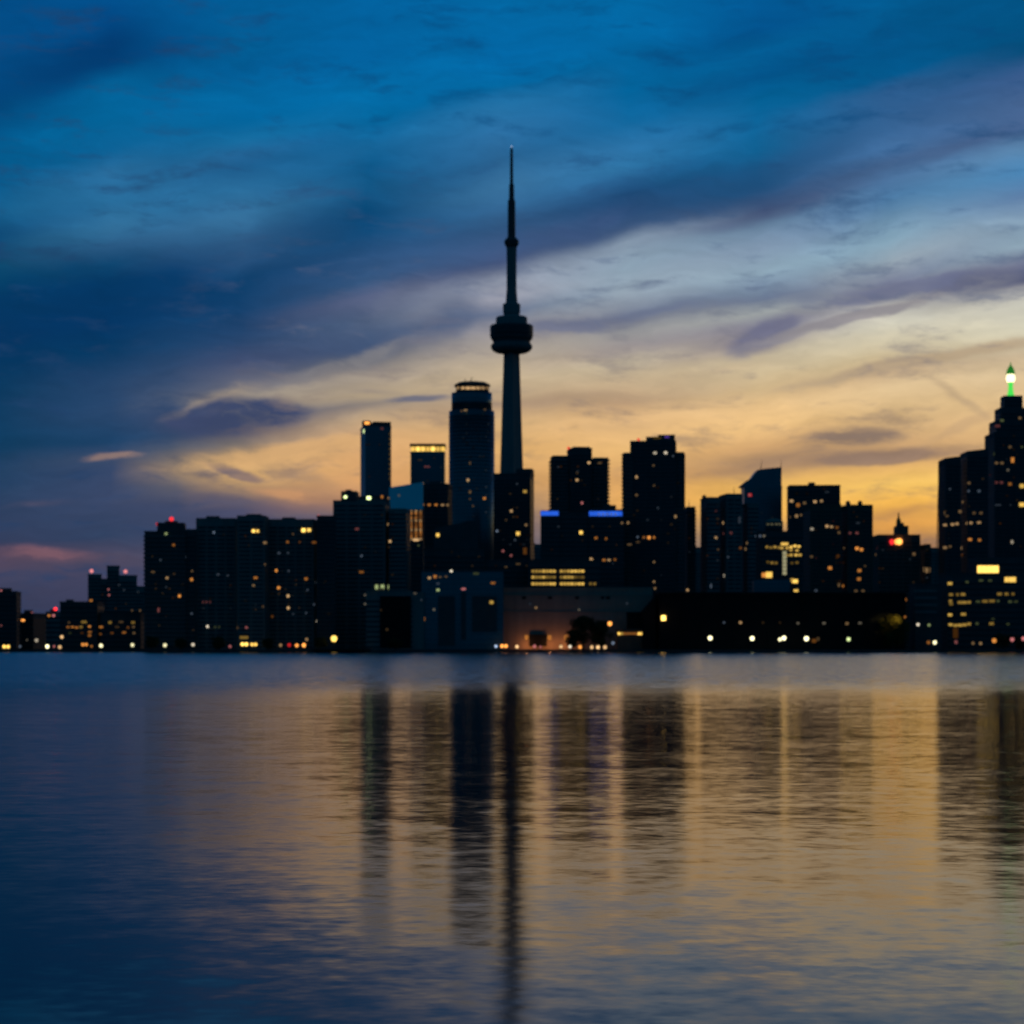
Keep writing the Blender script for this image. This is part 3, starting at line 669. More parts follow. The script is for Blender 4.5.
B.wins([(581, 532.5, 'yellow', 2.0, 3.6, 3.6), (596, 538, 'orange', .7, 4, 3), (606, 538.6, 'orange', .5, 3, 3), (622, 523, 'warm', .5), (591.5, 559, 'warm', 1.5, 4, 3), (604, 560, 'orange', .9, 4, 2.6), (609, 560, 'warm', .9, 4, 2.6), (615, 559.6, 'orange', .5, 3.4, 2.4)])
B.dims(16, 545, 620, 522, 565, 53, b=(.03, .06, .12))
B = Building('condo_tower', 'tall condo tower with stepped roof, purple top glow and balconies down its left edge', 1740, -5, 'tower')
B.vol(623.5, 632, 452.5, None, 'dark', 22, 1, style='band slab', pitch=3.1, balc=1.5); B.vol(630.5, 676, 440.5, None, 'dark', 28, -1, style='band', pitch=3.1, pier=11); B.vol(675, 684.5, 452, None, 'dark', 22, 1, style='band slab', pitch=3.1, balc=.6)
B.vol(646, 675, 436.5, 440.8, 'dark', 18, 1, part='plant_room'); B.vol(658, 675, 434.6, 436.7, 'dark', 10, 3, part='plant_room', parapet=False)
B.beacon(638.5, 439.5, 'red', 1.5, 2.6); B.win(667, 437, 'purple', .6, 6, 2.2); B.win(657, 438, 'yellow', .08, 9, 1.6)
B.wins([(655, 453, 'white', 1.1, 4.4, 3), (665.7, 452.8, 'white', 1.6, 4, 3.4), (673, 456, 'cool', .2), (653.5, 465.5, 'warm', .35), (636.5, 477, 'warm', 1.1, 3, 3.4), (636.5, 495, 'warm', .35, 3, 3), (654, 485.5, 'warm', .25), (658, 508, 'cool', .15), (675.5, 516.5, 'warm', .6, 3, 4),
        (644, 537.6, 'orange', .8, 3, 3), (649, 537.6, 'orange', 2.2, 4, 4), (654, 537.4, 'orange', .9, 3, 3), (637.6, 537, 'cool', .4), (629.5, 544.5, 'warm', .3, 6, 2), (638, 542, 'warm', .2, 5, 2), (654, 562, 'warm', .5), (654, 581.7, 'warm', .7), (655, 588.4, 'warm', .6), (628, 522.7, 'warm', .6, 3, 3)])
B.dims(26, 634, 680, 460, 580, 59, b=(.03, .06, .1))
B = Building('condo_annex', 'narrow lower annex hugging the right side of the tall condo tower', 1775, 3, 'tower')
B.vol(684, 695.5, 506.5, None, 'dark', 20, style='band slab', pitch=3.1, balc=.6); B.antenna(689, 500, 507, .3)
B.dims(6, 686, 693, 515, 580, 61, b=(.03, .07)); B.win(687.5, 590, 'warm', 1.0, 3, 3)
# ---- distant blocks seen through the gaps
for x0, x1, yt, YY, lab in ((486, 502, 531, 2700, 'distant dark block seen through the slit between round tower and condo tower'), (527, 546, 544, 2650, 'distant bluish block in the gap left of the blue banded office'),
                            (688, 706, 547, 2700, 'distant block in the slit between the condo annex and the grey office tower'), (918, 944, 547.5, 2600, 'distant block behind the leaning mast beside the old stone hotel')):
    B = Building('distant_block', lab, YY, 4, 'building', 'distant blocks between the towers')
    B.vol(x0, x1, yt, None, 'concrete', 40, style='band', pitch=4.0); plant(B, x0 + 3, x0 + 8, yt - 1.5, yt + .3)
# ---- low blocks between
B = Building('podium_block', 'dark mid rise with a sloping lit roof strip at the foot of the round tower', 1660, 3)
B.vol(424, 484, 548, None, 'dark', 30, style='band', pitch=3.8); B.vol(434, 478, 520, 548.2, 'dark', 22, 2, part='upper_storey', slope=(528, 519), parapet=False)
B.vol(474, 536, 560, None, 'dark', 26, 5, style='band', pitch=3.8)
B.wins([(437.8, 535, 'yellow', 1.8, 3.4, 3.6), (451.2, 571.5, 'white', 2.6, 3.4, 3.6), (518, 564, 'warm', .2, 6, 2), (506, 567, 'warm', .2, 4, 2)])
B.dims(14, 428, 530, 552, 568, 67, b=(.03, .06, .1))
B = Building('lit_office', 'low office with three rows of glowing yellow windows behind the pale silo wall', 1640, 0)
B.vol(528, 600, 560, None, 'dark', 24, style='band', pitch=4.6)
rr = random.Random(2)
for y in (571.2, 577.2, 583.8):
    for i in range(15):
        x = 533 + i * 3.55
        if 555 < x < 558.5: continue
        f = 1.0 if y != 577.2 else (.9 if i < 4 or 9 <= i < 12 else .25)
        B.win(x, y, 'yellow', round(rr.choice((.5, .8, 1.0, 1.3)) * f, 2), 3.0, 2.8)
B.wins([(590.5, 583.8, 'yellow', .25, 3, 2.6), (594.6, 583.8, 'yellow', .3, 3, 2.6)])
B = Building('glass_pavilion', 'low blue glass block with dark bays beside the pale silo wall', 1550, 0)
B.vol(422, 503, 572, None, 'glass', 28, style='lines', pitch=3.6, pier=6.5)
for x0, x1, y0, y1 in ((438, 455, 596, 646), (461, 466, 592, 640), (472, 497, 596, 632)): B.vol(x0, x1, y0, y1, 'dark', 1.4, -1.1, part='bay', parapet=False)
B.wins([(429.4, 578, 'warm', 1.0, 4, 3), (435, 576.5, 'orange', .9, 4, 4), (440, 577, 'warm', .3, 4, 2), (446, 576.6, 'warm', .28, 4, 2), (438, 590, 'green', 1.0, 4, 3), (463.5, 589, 'pink', 1.0, 6, 2.6), (493, 583, 'orange', .6, 6, 2.8), (491.5, 602.3, 'yellow', .7, 4, 3.4), (434, 609.6, 'white', .4, 2.6, 2.6), (424, 619, 'orange', .5, 3, 5), (476, 573.6, 'green', .12, 8, 3), (438, 583.6, 'cool', .2, 4, 2)])
B = Building('terminal_building', 'low dark waterside building with a blue grey left corner under the big green windows', 1545, 2)
B.vol(366, 413, 591, None, 'concrete', 26, style='band', pitch=3.6); B.vol(380, 411, 596, 648, 'black', 1.0, -.7, part='bay', parapet=False); B.vol(412, 424, 592, None, 'concrete', 26, 1, pier=5)
B.wins([(415, 591.9 + 1.5, 'white', .25, 4, 2), (387, 629.5, 'warm', .12, 3, 3), (421.3, 600, 'cool', .12), (381, 610, 'warm', .08)])
# ---- pale silo building, lit from its foot
B = Building('silo_building', 'long pale windowless waterfront building with orange floodlights glowing at its foot', 1560, 0)
B.vol(503, 652.5, 587.5, None, 'pale', 40, part='wall', parapet=True)
for y in (595, 611.5): B.vol(503.4, 652, y, y + .8, 'pale', .5, -.35, part='ledge', parapet=False)
for x0, x1 in ((522, 526), (548, 552), (575, 579), (601, 604), (606, 610)): B.vol(x0, x1, 596.5, 599, 'black', .6, -.4, part='louvre', parapet=False)
B.vol(529, 547, 634.5, 646, 'black', 2.5, -2.0, part='loading_dock', parapet=False)
B.wins([(536, 607.7, 'warm', .5, 3, 3), (530, 604, 'cool', .1), (579, 609.7, 'white', .28, 2.6, 2.6), (627, 603.5, 'cool', .1, 3, 3)])
for x in (526.5, 549.5, 566):                          # wall floodlights
    o = B.win(x, 637.5, 'orange', .55, 3.2, 4.6, 'wall_light')
    L = bpy.data.lights.new('floodlight_bulb', 'POINT'); L.energy = 1100; L.color = (1, .36, .10); L.shadow_soft_size = .6
    lo = bpy.data.objects.new('floodlight_bulb', L); COL.objects.link(lo); lo.parent = B.root
    lo.location = B.inv @ Vector((X(x, 1552), 1553.5, 5.0))
B = Building('ticket_hall', 'small dark hall with a glowing amber window strip at the right end of the silo', 1535, 0)
B.vol(616, 656, 629, None, 'brown', 14, part='wall'); B.vol(626.5, 656, 612, 629.2, 'black', 12, 2, part='upper_storey')
for i in range(11): B.win(619 + i * 2.85, 633.6, 'yellow' if i in (0, 1, 7, 8, 9, 10) else 'orange', 2.4 if i in (0, 7, 8, 9, 10) else .7, 2.6, 2.6)
# ---- long shed on the pier
B = Building('pier_shed', 'long black waterfront shed with a flat roof and a row of small dim windows', 1525, 0, 'shed')
B.vol(655, 905, 593, None, 'black', 44, part='wall', pier=14)
B.vol(654, 906, 591.8, 593.1, 'roof', 46, -1, part='roof', parapet=False)
V = B.vol(640, 656, 600, None, 'black', 30, 4, slope=(612, 596), part='side_wing', parapet=False)
for i in range(6): B.vol(700 + i * 34, 712 + i * 34, 632, 648.2, 'black', .8, -.9, part='shed_door', parapet=False)
B.wins([(724, 622.6, 'cool', .2, 3.4, 3), (740.5, 622.6, 'warm', .9, 3.4, 3.4), (763, 622.6, 'warm', .06, 3, 3), (798, 623.2, 'white', .3, 3, 3), (824, 623.2, 'white', .28, 4.4, 3), (847, 623.5, 'warm', .45, 4, 3.4), (860, 623, 'white', .25, 4.4, 3), (780, 622.8, 'warm', .05, 3, 3)])
B.wins([(814, 640.8, 'orange', .3, 6, 5), (818, 639, 'warm', .15, 4, 5)])
o = B.win(663.5, 618, 'yellow', 4.5, 4.4, 5, 'wall_light')
L = bpy.data.lights.new('wall_bulb', 'POINT'); L.energy = 160; L.color = (1, .55, .2); L.shadow_soft_size = .4
lo = bpy.data.objects.new('wall_bulb', L); COL.objects.link(lo); lo.parent = B.root; lo.location = B.inv @ Vector((X(663.5, 1520), 1519.0, Z(616, 1520)))
# ---- right of centre
B = Building('office_tower', 'flat topped grey office tower with a stepped roofline right of the tall condo', 1760, 7, 'tower')
B.vol(700.5, 720, 497, None, 'concrete', 26, style='band', pitch=3.4); B.vol(719, 742, 493.5, None, 'concrete', 28, -1, style='band', pitch=3.4, pier=8); B.vol(741, 758.5, 503, None, 'concrete', 24, 1, style='band', pitch=3.4)
plant(B, 702, 706, 495, 497.5); B.antenna(734, 487, 494, .35)
B.wins([(723, 522.8, 'warm', 1.1, 4, 3.4), (716, 537.7, 'warm', .8, 3.4, 3), (723.5, 533.5, 'pink', .3, 3, 3), (731, 533, 'pink', .3, 3, 3), (739.5, 520, 'cool', .12, 3, 9), (718, 549.5, 'warm', .2), (747, 543, 'warm', .6, 4, 3), (745.5, 549, 'warm', .7, 4, 3), (740.5, 548, 'orange', .4, 3, 3), (724, 575.7, 'white', .8, 4, 4), (728, 557, 'cool', .2), (716, 511, 'pink', .15), (711, 586, 'cool', .3, 2, 6), (762 - 6, 536, 'cool', .3)])
B.dims(24, 704, 754, 505, 585, 71, b=(.03, .06, .1))
B = Building('sail_tower', 'glass tower with roof climbing in a curve to its right edge, two thin antennas', 2200, 0, 'tower')
B.vol(741, 782, 486, None, 'glass', 30, style='lines', pitch=3.6)
xc, yc, w, yn = B.fit(741, 781.8, 29, 0)
lc = B.inv @ Vector((xc, yc, GZ))
pts = [(741.2, 485), (746, 481), (751, 478.5), (754.5, 473.5), (757.5, 469.8), (765, 468.6), (781.6, 467)]
bm = bmesh.new()
outl = [(X(px, yn) - xc, Z(py, yn) - GZ) for px, py in pts]
zb = Z(486.05, yn) - GZ
loop = [(outl[0][0], zb)] + outl + [(outl[-1][0], zb)]
A = [bm.verts.new((x, -14.5, z)) for x, z in loop]; C_ = [bm.verts.new((x, 14.5, z)) for x, z in loop]
bm.faces.new(A); bm.faces.new(C_[::-1])
for i in range(len(loop)):
    j = (i + 1) % len(loop); bm.faces.new((A[i], C_[i], C_[j], A[j]))
link('sail_roof', mesh(bm, 'sail_roof', M['glass']), B.root, (lc.x, lc.y, 0))
B.antenna(760.5, 459.5, 469.5, .4, 1.5); B.antenna(781, 460, 467.5, .3)
B.wins([(750, 495, 'red', .9, 5, 4), (749.5, 495, 'pink', .7, 3, 3), (754, 506, 'pink', .1, 3, 8)])
B.dims(10, 745, 778, 490, 530, 73, b=(.02, .04, .07), cols=('cool', 'white'))
B = Building('stair_building', 'mid rise with a bright pale vertical stair strip and rows of yellow windows', 1650, 0)
B.vol(756, 803.5, 531, None, 'dark', 26, style='band', pitch=3.6); B.vol(765, 783, 522, 531.2, 'dark', 12, 3, part='upper_storey', cyl=True)
xc, yc, w, yn = B.fit(765, 783, 12, 3, True); lc = B.inv @ Vector((xc, yc, GZ))
bm = bmesh.new(); bm_lathe(bm, [(w * .52, Z(522, yn) - GZ), (w * .5, Z(521, yn) - GZ), (w * .25, Z(518.6, yn) - GZ)], 32)
link('dome_roof', mesh(bm, 'dome_roof', M['pale'], True), B.root, (lc.x, lc.y, 0))
for x in (768, 772, 776.5, 780): B.win(x, 524.2, 'pale', .32, 3.6, 1.8)
B.wins([(760, 536, 'cool', .4, 3, 3), (764, 536, 'white', .4, 3, 3), (784.6, 544, 'yellow', 1.3, 8, 3)])
for x, y, b_ in [(767, 547, .4), (771, 547.6, .3), (775, 547, .6), (779, 547.6, .4), (782, 548, .8), (787, 548, .9), (791, 547, 1.6), (795, 546, 1.8), (799, 546.5, 1.6), (791, 550, .7), (797, 550.4, .9), (800, 555, .9), (796, 555, 1.3), (791, 555, .9), (787, 555.4, .4), (768, 562, .12), (772, 562.8, .35), (776, 563, .25), (797, 562.6, .2), (792, 563, .12)]:
    B.win(x, y, 'yellow', b_, 3.2, 2.4)
for y in range(553, 577, 4): B.win(784.6, y, 'pale', .7, 3.8, 3.4, 'stair_window')
B.wins([(764, 575, 'orange', 1.6, 6, 6), (769, 574.8, 'yellow', 1.6, 7, 6.4), (795, 581.2, 'yellow', 2.0, 6, 4), (796, 591, 'yellow', 1.3, 5, 3.6), (792, 580, 'yellow', .6, 3, 4)])
B.vol(752, 790, 580, None, 'glass', 14, -6, part='podium', style='lines', parapet=False)
B = Building('office_tower', 'broad flat office tower with a tiny roof box and warm windows under its roof edge', 2110, -3, 'tower')
B.vol(787, 840.3, 486.5, None, 'dark', 32, style='band', pitch=3.6, parapet=False); B.vol(786.6, 840.6, 484.8, 486.4, 'dark', 33, -.5, part='roof_cap', parapet=False); plant(B, 808, 815, 482.4, 485)
B.wins([(791.5, 501, 'warm', 1.1, 4.4, 3.4), (798, 505, 'orange', .6, 5, 5), (804.5, 503, 'warm', .4, 4, 3), (815, 501.7, 'warm', 1.1, 4.4, 3.4), (821.5, 501, 'warm', .8, 3.4, 3), (796.5, 516, 'warm', .6, 4, 4), (801, 515, 'warm', .4, 2.6, 3), (790, 517, 'warm', .2), (827, 492, 'cool', .1, 6, 1.6)])
B.dims(8, 790, 836, 489, 502, 79, b=(.02, .05))
B = Building('apartment_block', 'brown apartment block with two small tanks on its roof and scattered orange windows', 1800, 5)
B.vol(803, 841, 504, None, 'brown', 28, style='band', pitch=3.2, pier=9); B.vol(840, 872.5, 504.5, None, 'brown', 28, 1, style='band', pitch=3.2, pier=9)
for x in (848, 860):
    xc, yc, w, yn = B.fit(x - 2.4, x + 2.4, 8, 8, True); lc = B.inv @ Vector((xc, yc, GZ))
    bm = bmesh.new(); bm_lathe(bm, [(w * .5, Z(505, yn) - GZ), (w * .5, Z(502, yn) - GZ), (w * .2, Z(500.6, yn) - GZ)], 16); link('roof_tank', mesh(bm, 'roof_tank', M['steel']), B.root, (lc.x, lc.y, 0))
B.wins([(812, 529, 'white', .7, 4.4, 3.4), (827, 526.2, 'warm', 1.1, 4, 3.4), (831.5, 526.8, 'warm', .8, 4, 3), (837, 527.5, 'orange', .4, 4, 3), (839, 532.6, 'warm', .35, 3, 3), (830, 568, 'orange', 1.2, 5, 4.4), (811.5, 556.6, 'warm', .25, 4, 3), (844, 548, 'warm', .3, 5, 2.6), (850, 533, 'pink', .35, 3, 3), (857, 533, 'pink', .4, 4, 3), (857, 548.4, 'orange', 1.8, 4.6, 4), (861.5, 549.6, 'orange', 1.6, 4, 4),
        (859.4, 570.6, 'orange', .9, 5, 4), (859, 579, 'orange', .8, 5, 4), (843, 586, 'orange', .8, 6, 3.4), (839, 585, 'warm', .3, 3, 5), (856, 591, 'warm', .3, 4, 3), (863, 591, 'warm', .3, 4, 3), (838, 556, 'orange', .15, 4, 4), (865, 566, 'warm', .2), (816, 590.6, 'cool', .2, 4, 3), (858, 523, 'cool', .1, 5, 2)])
B.dims(26, 806, 869, 512, 590, 83, b=(.03, .06, .12), cols=('warm', 'orange', 'pink'))
B = Building('old_hotel', 'old stone hotel with stepped crown, small spire and red and orange sign lights', 1900, 0, 'hotel')
B.vol(872, 920, 534.5, None, 'stone', 34, style='band', pitch=3.5, pier=7); B.vol(919, 931, 544, None, 'stone', 28, 2, style='band', pitch=3.5); B.vol(893.5, 908.5, 525.6, 534.7, 'stone', 18, 4, part='upper_storey'); B.vol(896, 904, 522.6, 525.8, 'stone', 9, 7, part='upper_storey', parapet=False)
yn = 1910; p = B.inv @ Vector((X(898.6, yn), yn, Z(523, yn))); bm = bmesh.new(); bm_lathe(bm, [(2.2, -1), (1.9, 3), (.9, 4.4), (.5, 8.6), (.15, 9.4)], 8); link('spire', mesh(bm, 'spire', M['copper']), B.root, tuple(p))
B.wins([(899.3, 541.6, 'orange', 3.4, 6, 6.4, 'sign_light'), (891.8, 542, 'red', 1.6, 4.4, 5.6, 'sign_light'), (896, 541.8, 'orange', 2.5, 3, 5.4, 'sign_light'), (875.6, 554.7, 'warm', .35, 4, 3), (914, 554, 'warm', .35, 4, 4), (923.8, 569.6, 'warm', .5, 2.4, 7), (926.6, 570.2, 'warm', .6, 2.4, 7), (929.6, 570, 'warm', .3, 2, 7), (903.5, 597, 'orange', .5, 4, 3), (905, 599.6, 'orange', .8, 4, 3), (877, 548, 'pink', .15)])
B.dims(18, 876, 928, 550, 590, 89, b=(.03, .06, .1))
B = Building('radio_mast', 'thin leaning lattice mast against the orange sky left of the big right hand tower', 1980, 0, 'mast')
B.base(X(934, 1980), 1980); x1 = X(938.2, 1980) - X(934, 1980); z1 = Z(489, 1980) - GZ; zz = Z(549, 1980) - GZ
bm = bmesh.new()
for ox in (-.5, .5): bm_tube(bm, (ox, 0, 0), (x1 + ox * .3, 0, z1), .26, .16, 5)
for i in range(18):
    f0, f1 = i / 18, (i + 1) / 18; sg = .5 if i % 2 else -.5
    bm_tube(bm, (x1 * f0 + sg, 0, z1 * f0), (x1 * f1 - sg * .6, 0, z1 * f1), .1, .1, 4)
link('lattice', mesh(bm, 'lattice', M['steel']), B.root); bm = bmesh.new(); bm_tube(bm, (0, 0, -.1), (0, 0, 1.0), 1.6, 1.4, 8); link('footing', mesh(bm, 'footing', M['concrete']), B.root)
B = Building('office_tower', 'wide dark slab tower joined to the stepped tower, with rows of warm windows low down', 1850, 0, 'tower')
B.vol(938.5, 960.5, 457, None, 'dark', 30, style='band', pitch=3.5, pier=6, slope=(458, 456)); B.vol(960, 988, 450, None, 'dark', 30, -1, style='band', pitch=3.5, slope=(451, 448.6))
B.wins([(962.7, 502, 'warm', .5, 4, 3), (944.5, 513, 'warm', .35, 4, 4), (947, 516, 'warm', .25, 4, 2.6), (960, 511.6, 'warm', .4, 4, 4), (974, 513, 'warm', .25, 4, 3), (981, 513, 'warm', .3, 4, 3), (945, 525, 'warm', .8, 5, 2.8), (952.5, 524.4, 'warm', .9, 4.4, 3), (957, 523.8, 'warm', .8, 4.4, 3), (966.5, 523.4, 'warm', .8, 4.4, 3), (971, 523, 'warm', .8, 4, 3), (979, 522.6, 'warm', .7, 5, 3), (970, 539.5, 'orange', 1.2, 5, 3.4), (979.5, 540, 'orange', .8, 4, 3.4), (945, 547.6, 'warm', .5, 5, 3.4), (950, 546.6, 'warm', .3, 4, 3), (961.5, 548, 'warm', .5, 3, 5), (962, 555, 'orange', .4, 3, 3),
        (969, 483, 'warm', .3, 4, 3.4), (968.6, 491, 'cool', .25, 3, 3), (979, 491, 'cool', .25, 4, 3), (950, 489, 'cool', .15, 3, 3)])
B.dims(20, 942, 984, 465, 555, 97, b=(.03, .05, .09))
B = Building('stepped_skyscraper', 'stepped skyscraper at the right edge topped by a glowing green and white lantern', 2000, 0, 'skyscraper')
cxp = 1011.5
for i, (hw, yt, yb) in enumerate(((26.5, 432, None), (22.5, 420, 432.2), (17, 407.5, 420.2), (11.2, 395.5, 407.7))):
    B.vol(cxp - hw, cxp + hw, yt, yb, 'dark', 40 - 8 * i, 4 * i - .5 * (i == 0), style='band', pitch=3.5, part='wall' if i == 0 else 'setback', pier=7 if i == 0 else 0)
yn = 2016; ks = yn / F
p = B.inv @ Vector((X(1010.6, yn), yn, 0)); q = lambda py: Z(py, yn) - GZ
bm = bmesh.new(); bm_lathe(bm, [(3.6 * ks, q(395.4)), (2.6 * ks, q(391)), (2.2 * ks, q(386)), (2.6 * ks, q(383.2)), (3.0 * ks, q(382.4))], 12); lan = link('lantern_stem', mesh(bm, 'lantern_stem', glow('lime', .8)), B.root, (p.x, p.y, 0))
bm = bmesh.new(); bm_lathe(bm, [(3.2 * ks, q(382.2)), (4.2 * ks, q(380.4)), (4.4 * ks, q(378)), (4.1 * ks, q(375.8)), (3.2 * ks, q(374.4))], 16); link('lantern_glass', mesh(bm, 'lantern_glass', glow('pale', 2.2)), B.root, (p.x, p.y, 0))
bm = bmesh.new(); bm_lathe(bm, [(4.4 * ks, q(374.2)), (4.2 * ks, q(372)), (2.8 * ks, q(368)), (.9 * ks, q(365.5)), (.25 * ks, q(362))], 12); link('lantern_roof', mesh(bm, 'lantern_roof', glow('lime', .16)), B.root, (p.x, p.y, 0))
B.wins([(1002, 420.5, 'green', .25, 5, 3), (997.5, 426, 'pink', .22, 7, 3.4), (1020, 418, 'warm', .4, 4, 3.4), (1010, 447, 'warm', .25, 4, 3.4), (1012.6, 460, 'orange', 1.2, 4, 7), (996.5, 463, 'warm', .4, 4, 3), (1002, 463, 'warm', .4, 4, 3), (1008, 470, 'white', .3, 3, 3), (996.5, 482.5, 'pink', .25, 4, 3), (1001.5, 482.5, 'pink', .3, 4, 3), (1010, 484, 'orange', .5, 4.4, 4), (1022, 486, 'yellow', .9, 5, 4.4), (994, 454, 'green', .15, 3, 4), (1022, 504.6, 'yellow', 1.3, 6, 4.4), (1012, 542, 'white', .7, 3.4, 4.4), (998, 505, 'cool', .12, 8, 2), (1022, 447, 'green', .2), (990, 475, 'pink', .12)])
B.dims(26, 990, 1022, 436, 550, 101, b=(.03, .06, .1))
# ---- right front blocks
B = Building('waterfront_office', 'low waterfront office with olive lit rows and a large yellow lit window box', 1580, 0)
B.vol(938, 1040, 573, None, 'dark', 34, style='band', pitch=4.2); B.vol(968, 1040, 557, 573.2, 'dark', 26, 3, part='upper_storey', style='band', pitch=4.2)
for x in (979.6, 984.3, 989, 993.7, 997.3): B.win(x, 570 - .2, 'yellow', 2.4, 4.4 if x < 996 else 2.6, 8.4, 'lit_panel')
for x in (1006.5, 1010.5, 1014): B.win(x, 579.6, 'yellow', 1.4, 3.6, 5, 'lit_panel')
for x, y, b_, w in [(950, 583.5, 1.1, 5), (967, 582, .22, 4), (981, 580.5, .2, 6), (990, 580.5, .18, 5), (951, 594.6, .4, 4.4), (957.5, 594.6, .3, 3), (963, 594.4, .5, 5), (999.5, 594, .4, 5), (1006.5, 594, .4, 4), (1013, 594, .3, 3), (950.5, 601, .5, 3.4), (951, 604, .3, 4), (960, 602.4, .5, 5), (964.5, 602.4, .6, 4.4), (969, 602.2, .5, 4), (978, 601.6, .22, 6), (985, 601.2, .35, 6), (992, 601, .35, 6), (998, 601, .25, 4), (1010, 601.6, .25, 5), (1016, 601.6, .15, 5),
                    (950, 614.8, 1.2, 4.4), (963.4, 614.2, .7, 5.4), (950.5, 624.6, .9, 4.4), (955.5, 625.4, .7, 4.4), (960, 625.2, .8, 4.4), (964.5, 624.8, .7, 4.4), (969, 624, .6, 4), (977, 623.6, .25, 4), (991.5, 623.6, .4, 5), (1008, 624, .15, 4), (993, 619, .12, 4)]:
    B.win(x, y, 'green' if b_ < .26 else 'yellow', round(b_ * .75, 3), w, 2.8)
B.win(955.5, 633, 'orange', .12, 5, 10, 'doorway')
B = Building('striped_block', 'small block with pale horizontal stripes between the black shed and the olive lit office', 1555, 0)
B.vol(909, 941, 583.5, None, 'dark', 24, style=None)
for y in (590, 597, 604, 611): B.vol(914, 937, y, y + 2.0, 'concrete', 1.0, -.7, part='ledge', parapet=False)
B.wins([(904 + 14, 624.5, 'white', 2.4, 3.2, 3.2), (929, 625, 'green', .6, 3.4, 3.2)])

# ------------------------------------------------------------------ trees
def make_tree(name, label, px, ytop, wpx, Y, leaf='leaf', seed=1, group=None, nleaf=2600):
    rr = random.Random(seed)
    h = Z(ytop, Y) - GZ; r = wpx * Y / F / 2
    root = thing(name, label, 'tree', (X(px, Y), Y, GZ), 0, group)
    bm = bmesh.new(); bm_tube(bm, (0, 0, -.2), (.3, .1, h * .45), h * .03 + .12, h * .02 + .08, 8); bm_tube(bm, (.3, .1, h * .44), (.1, -.2, h * .8), h * .02 + .07, .05, 7)
    ends = []
    for i in range(9):
        a = rr.random() * 6.28; z0 = h * (.25 + .35 * rr.random()); e = Vector((math.cos(a) * r * .6, math.sin(a) * r * .6, z0 + h * (.15 + .2 * rr.random())))
        bm_tube(bm, (.25, .1, z0), e, h * .011 + .05, .04, 5); ends.append(e)
    link('trunk', mesh(bm, 'trunk', M['bark']), root)
    bm = bmesh.new(); cl = []
    for i in range(34):
        a = rr.random() * 6.28; u = rr.random() ** .5; ph = rr.uniform(-.9, .95)
        rad = math.sqrt(max(0.02, 1 - abs(ph) ** 2.2)) * u
        cl.append((Vector((math.cos(a) * rad * r * .80, math.sin(a) * rad * r * .80, h * .54 + ph * h * .36)), r * rr.uniform(.22, .40)))
    for e in ends: cl.append((e, r * rr.uniform(.2, .3)))
    for i in range(nleaf):
        c, cr = rr.choice(cl)
        d = Vector((rr.gauss(0, 1), rr.gauss(0, 1), rr.gauss(0, .8))).normalized() * cr * rr.random() ** .45
        p = c + d
        p.z = min(max(p.z, h * .07), h)
        u = Vector((rr.gauss(0, 1), rr.gauss(0, 1), rr.gauss(0, 1))).normalized(); w = u.orthogonal().normalized(); sz = rr.uniform(.4, .85)
        bm.faces.new([bm.verts.new(p + u * sz * a + w * sz * .7 * b_) for a, b_ in ((-1, 0), (0, -.7), (1, 0), (0, .7))])
    me = bpy.data.meshes.new('crown'); bm.to_mesh(me); bm.free(); me.materials.append(M[leaf])
    link('crown', me, root)
    return root
make_tree('broadleaf_tree', 'large round dark tree in front of the pale silo wall, taller of the touching pair', 583, 614.5, 30, 1532, 'leaf', 5, nleaf=5200)
make_tree('broadleaf_tree', 'lower spreading dark tree touching the large round one on its right', 600, 619, 26, 1530, 'leaf', 6, nleaf=4200)
make_tree('broadleaf_tree', 'small dark bush like tree under the large round one on its left', 572, 629, 15, 1528, 'leaf', 9, nleaf=2000)
make_tree('autumn_tree', 'yellowish tree lit by a hidden lamp at the right end of the black shed', 893, 613, 36, 1517, 'yleaf', 12, nleaf=5200)
for i, (x, y, w, lab) in enumerate(((152, 636, 16, 'low dark tree by the quay under the left apartment tower'), (181, 638, 14, 'small dark tree by the quay left of the white quay lamp pair'), (218, 637, 17, 'low dark tree by the quay under the unlit apartment slab'),
                                    (268, 638, 14, 'small dark tree right of the twin yellow quay lamps'), (321, 637, 15, 'low dark tree left of the tall yellow glowing lamp'), (395, 638, 16, 'low dark tree under the dark waterside bay'), (1003, 633, 22, 'dark tree in front of the olive lit office'), (1020, 636, 16, 'smaller dark tree at the right edge before the olive lit office'))):
    make_tree('quay_tree', lab, x, y, w, 1512, 'leaf', 30 + i, 'dark trees along the quay', 1500)

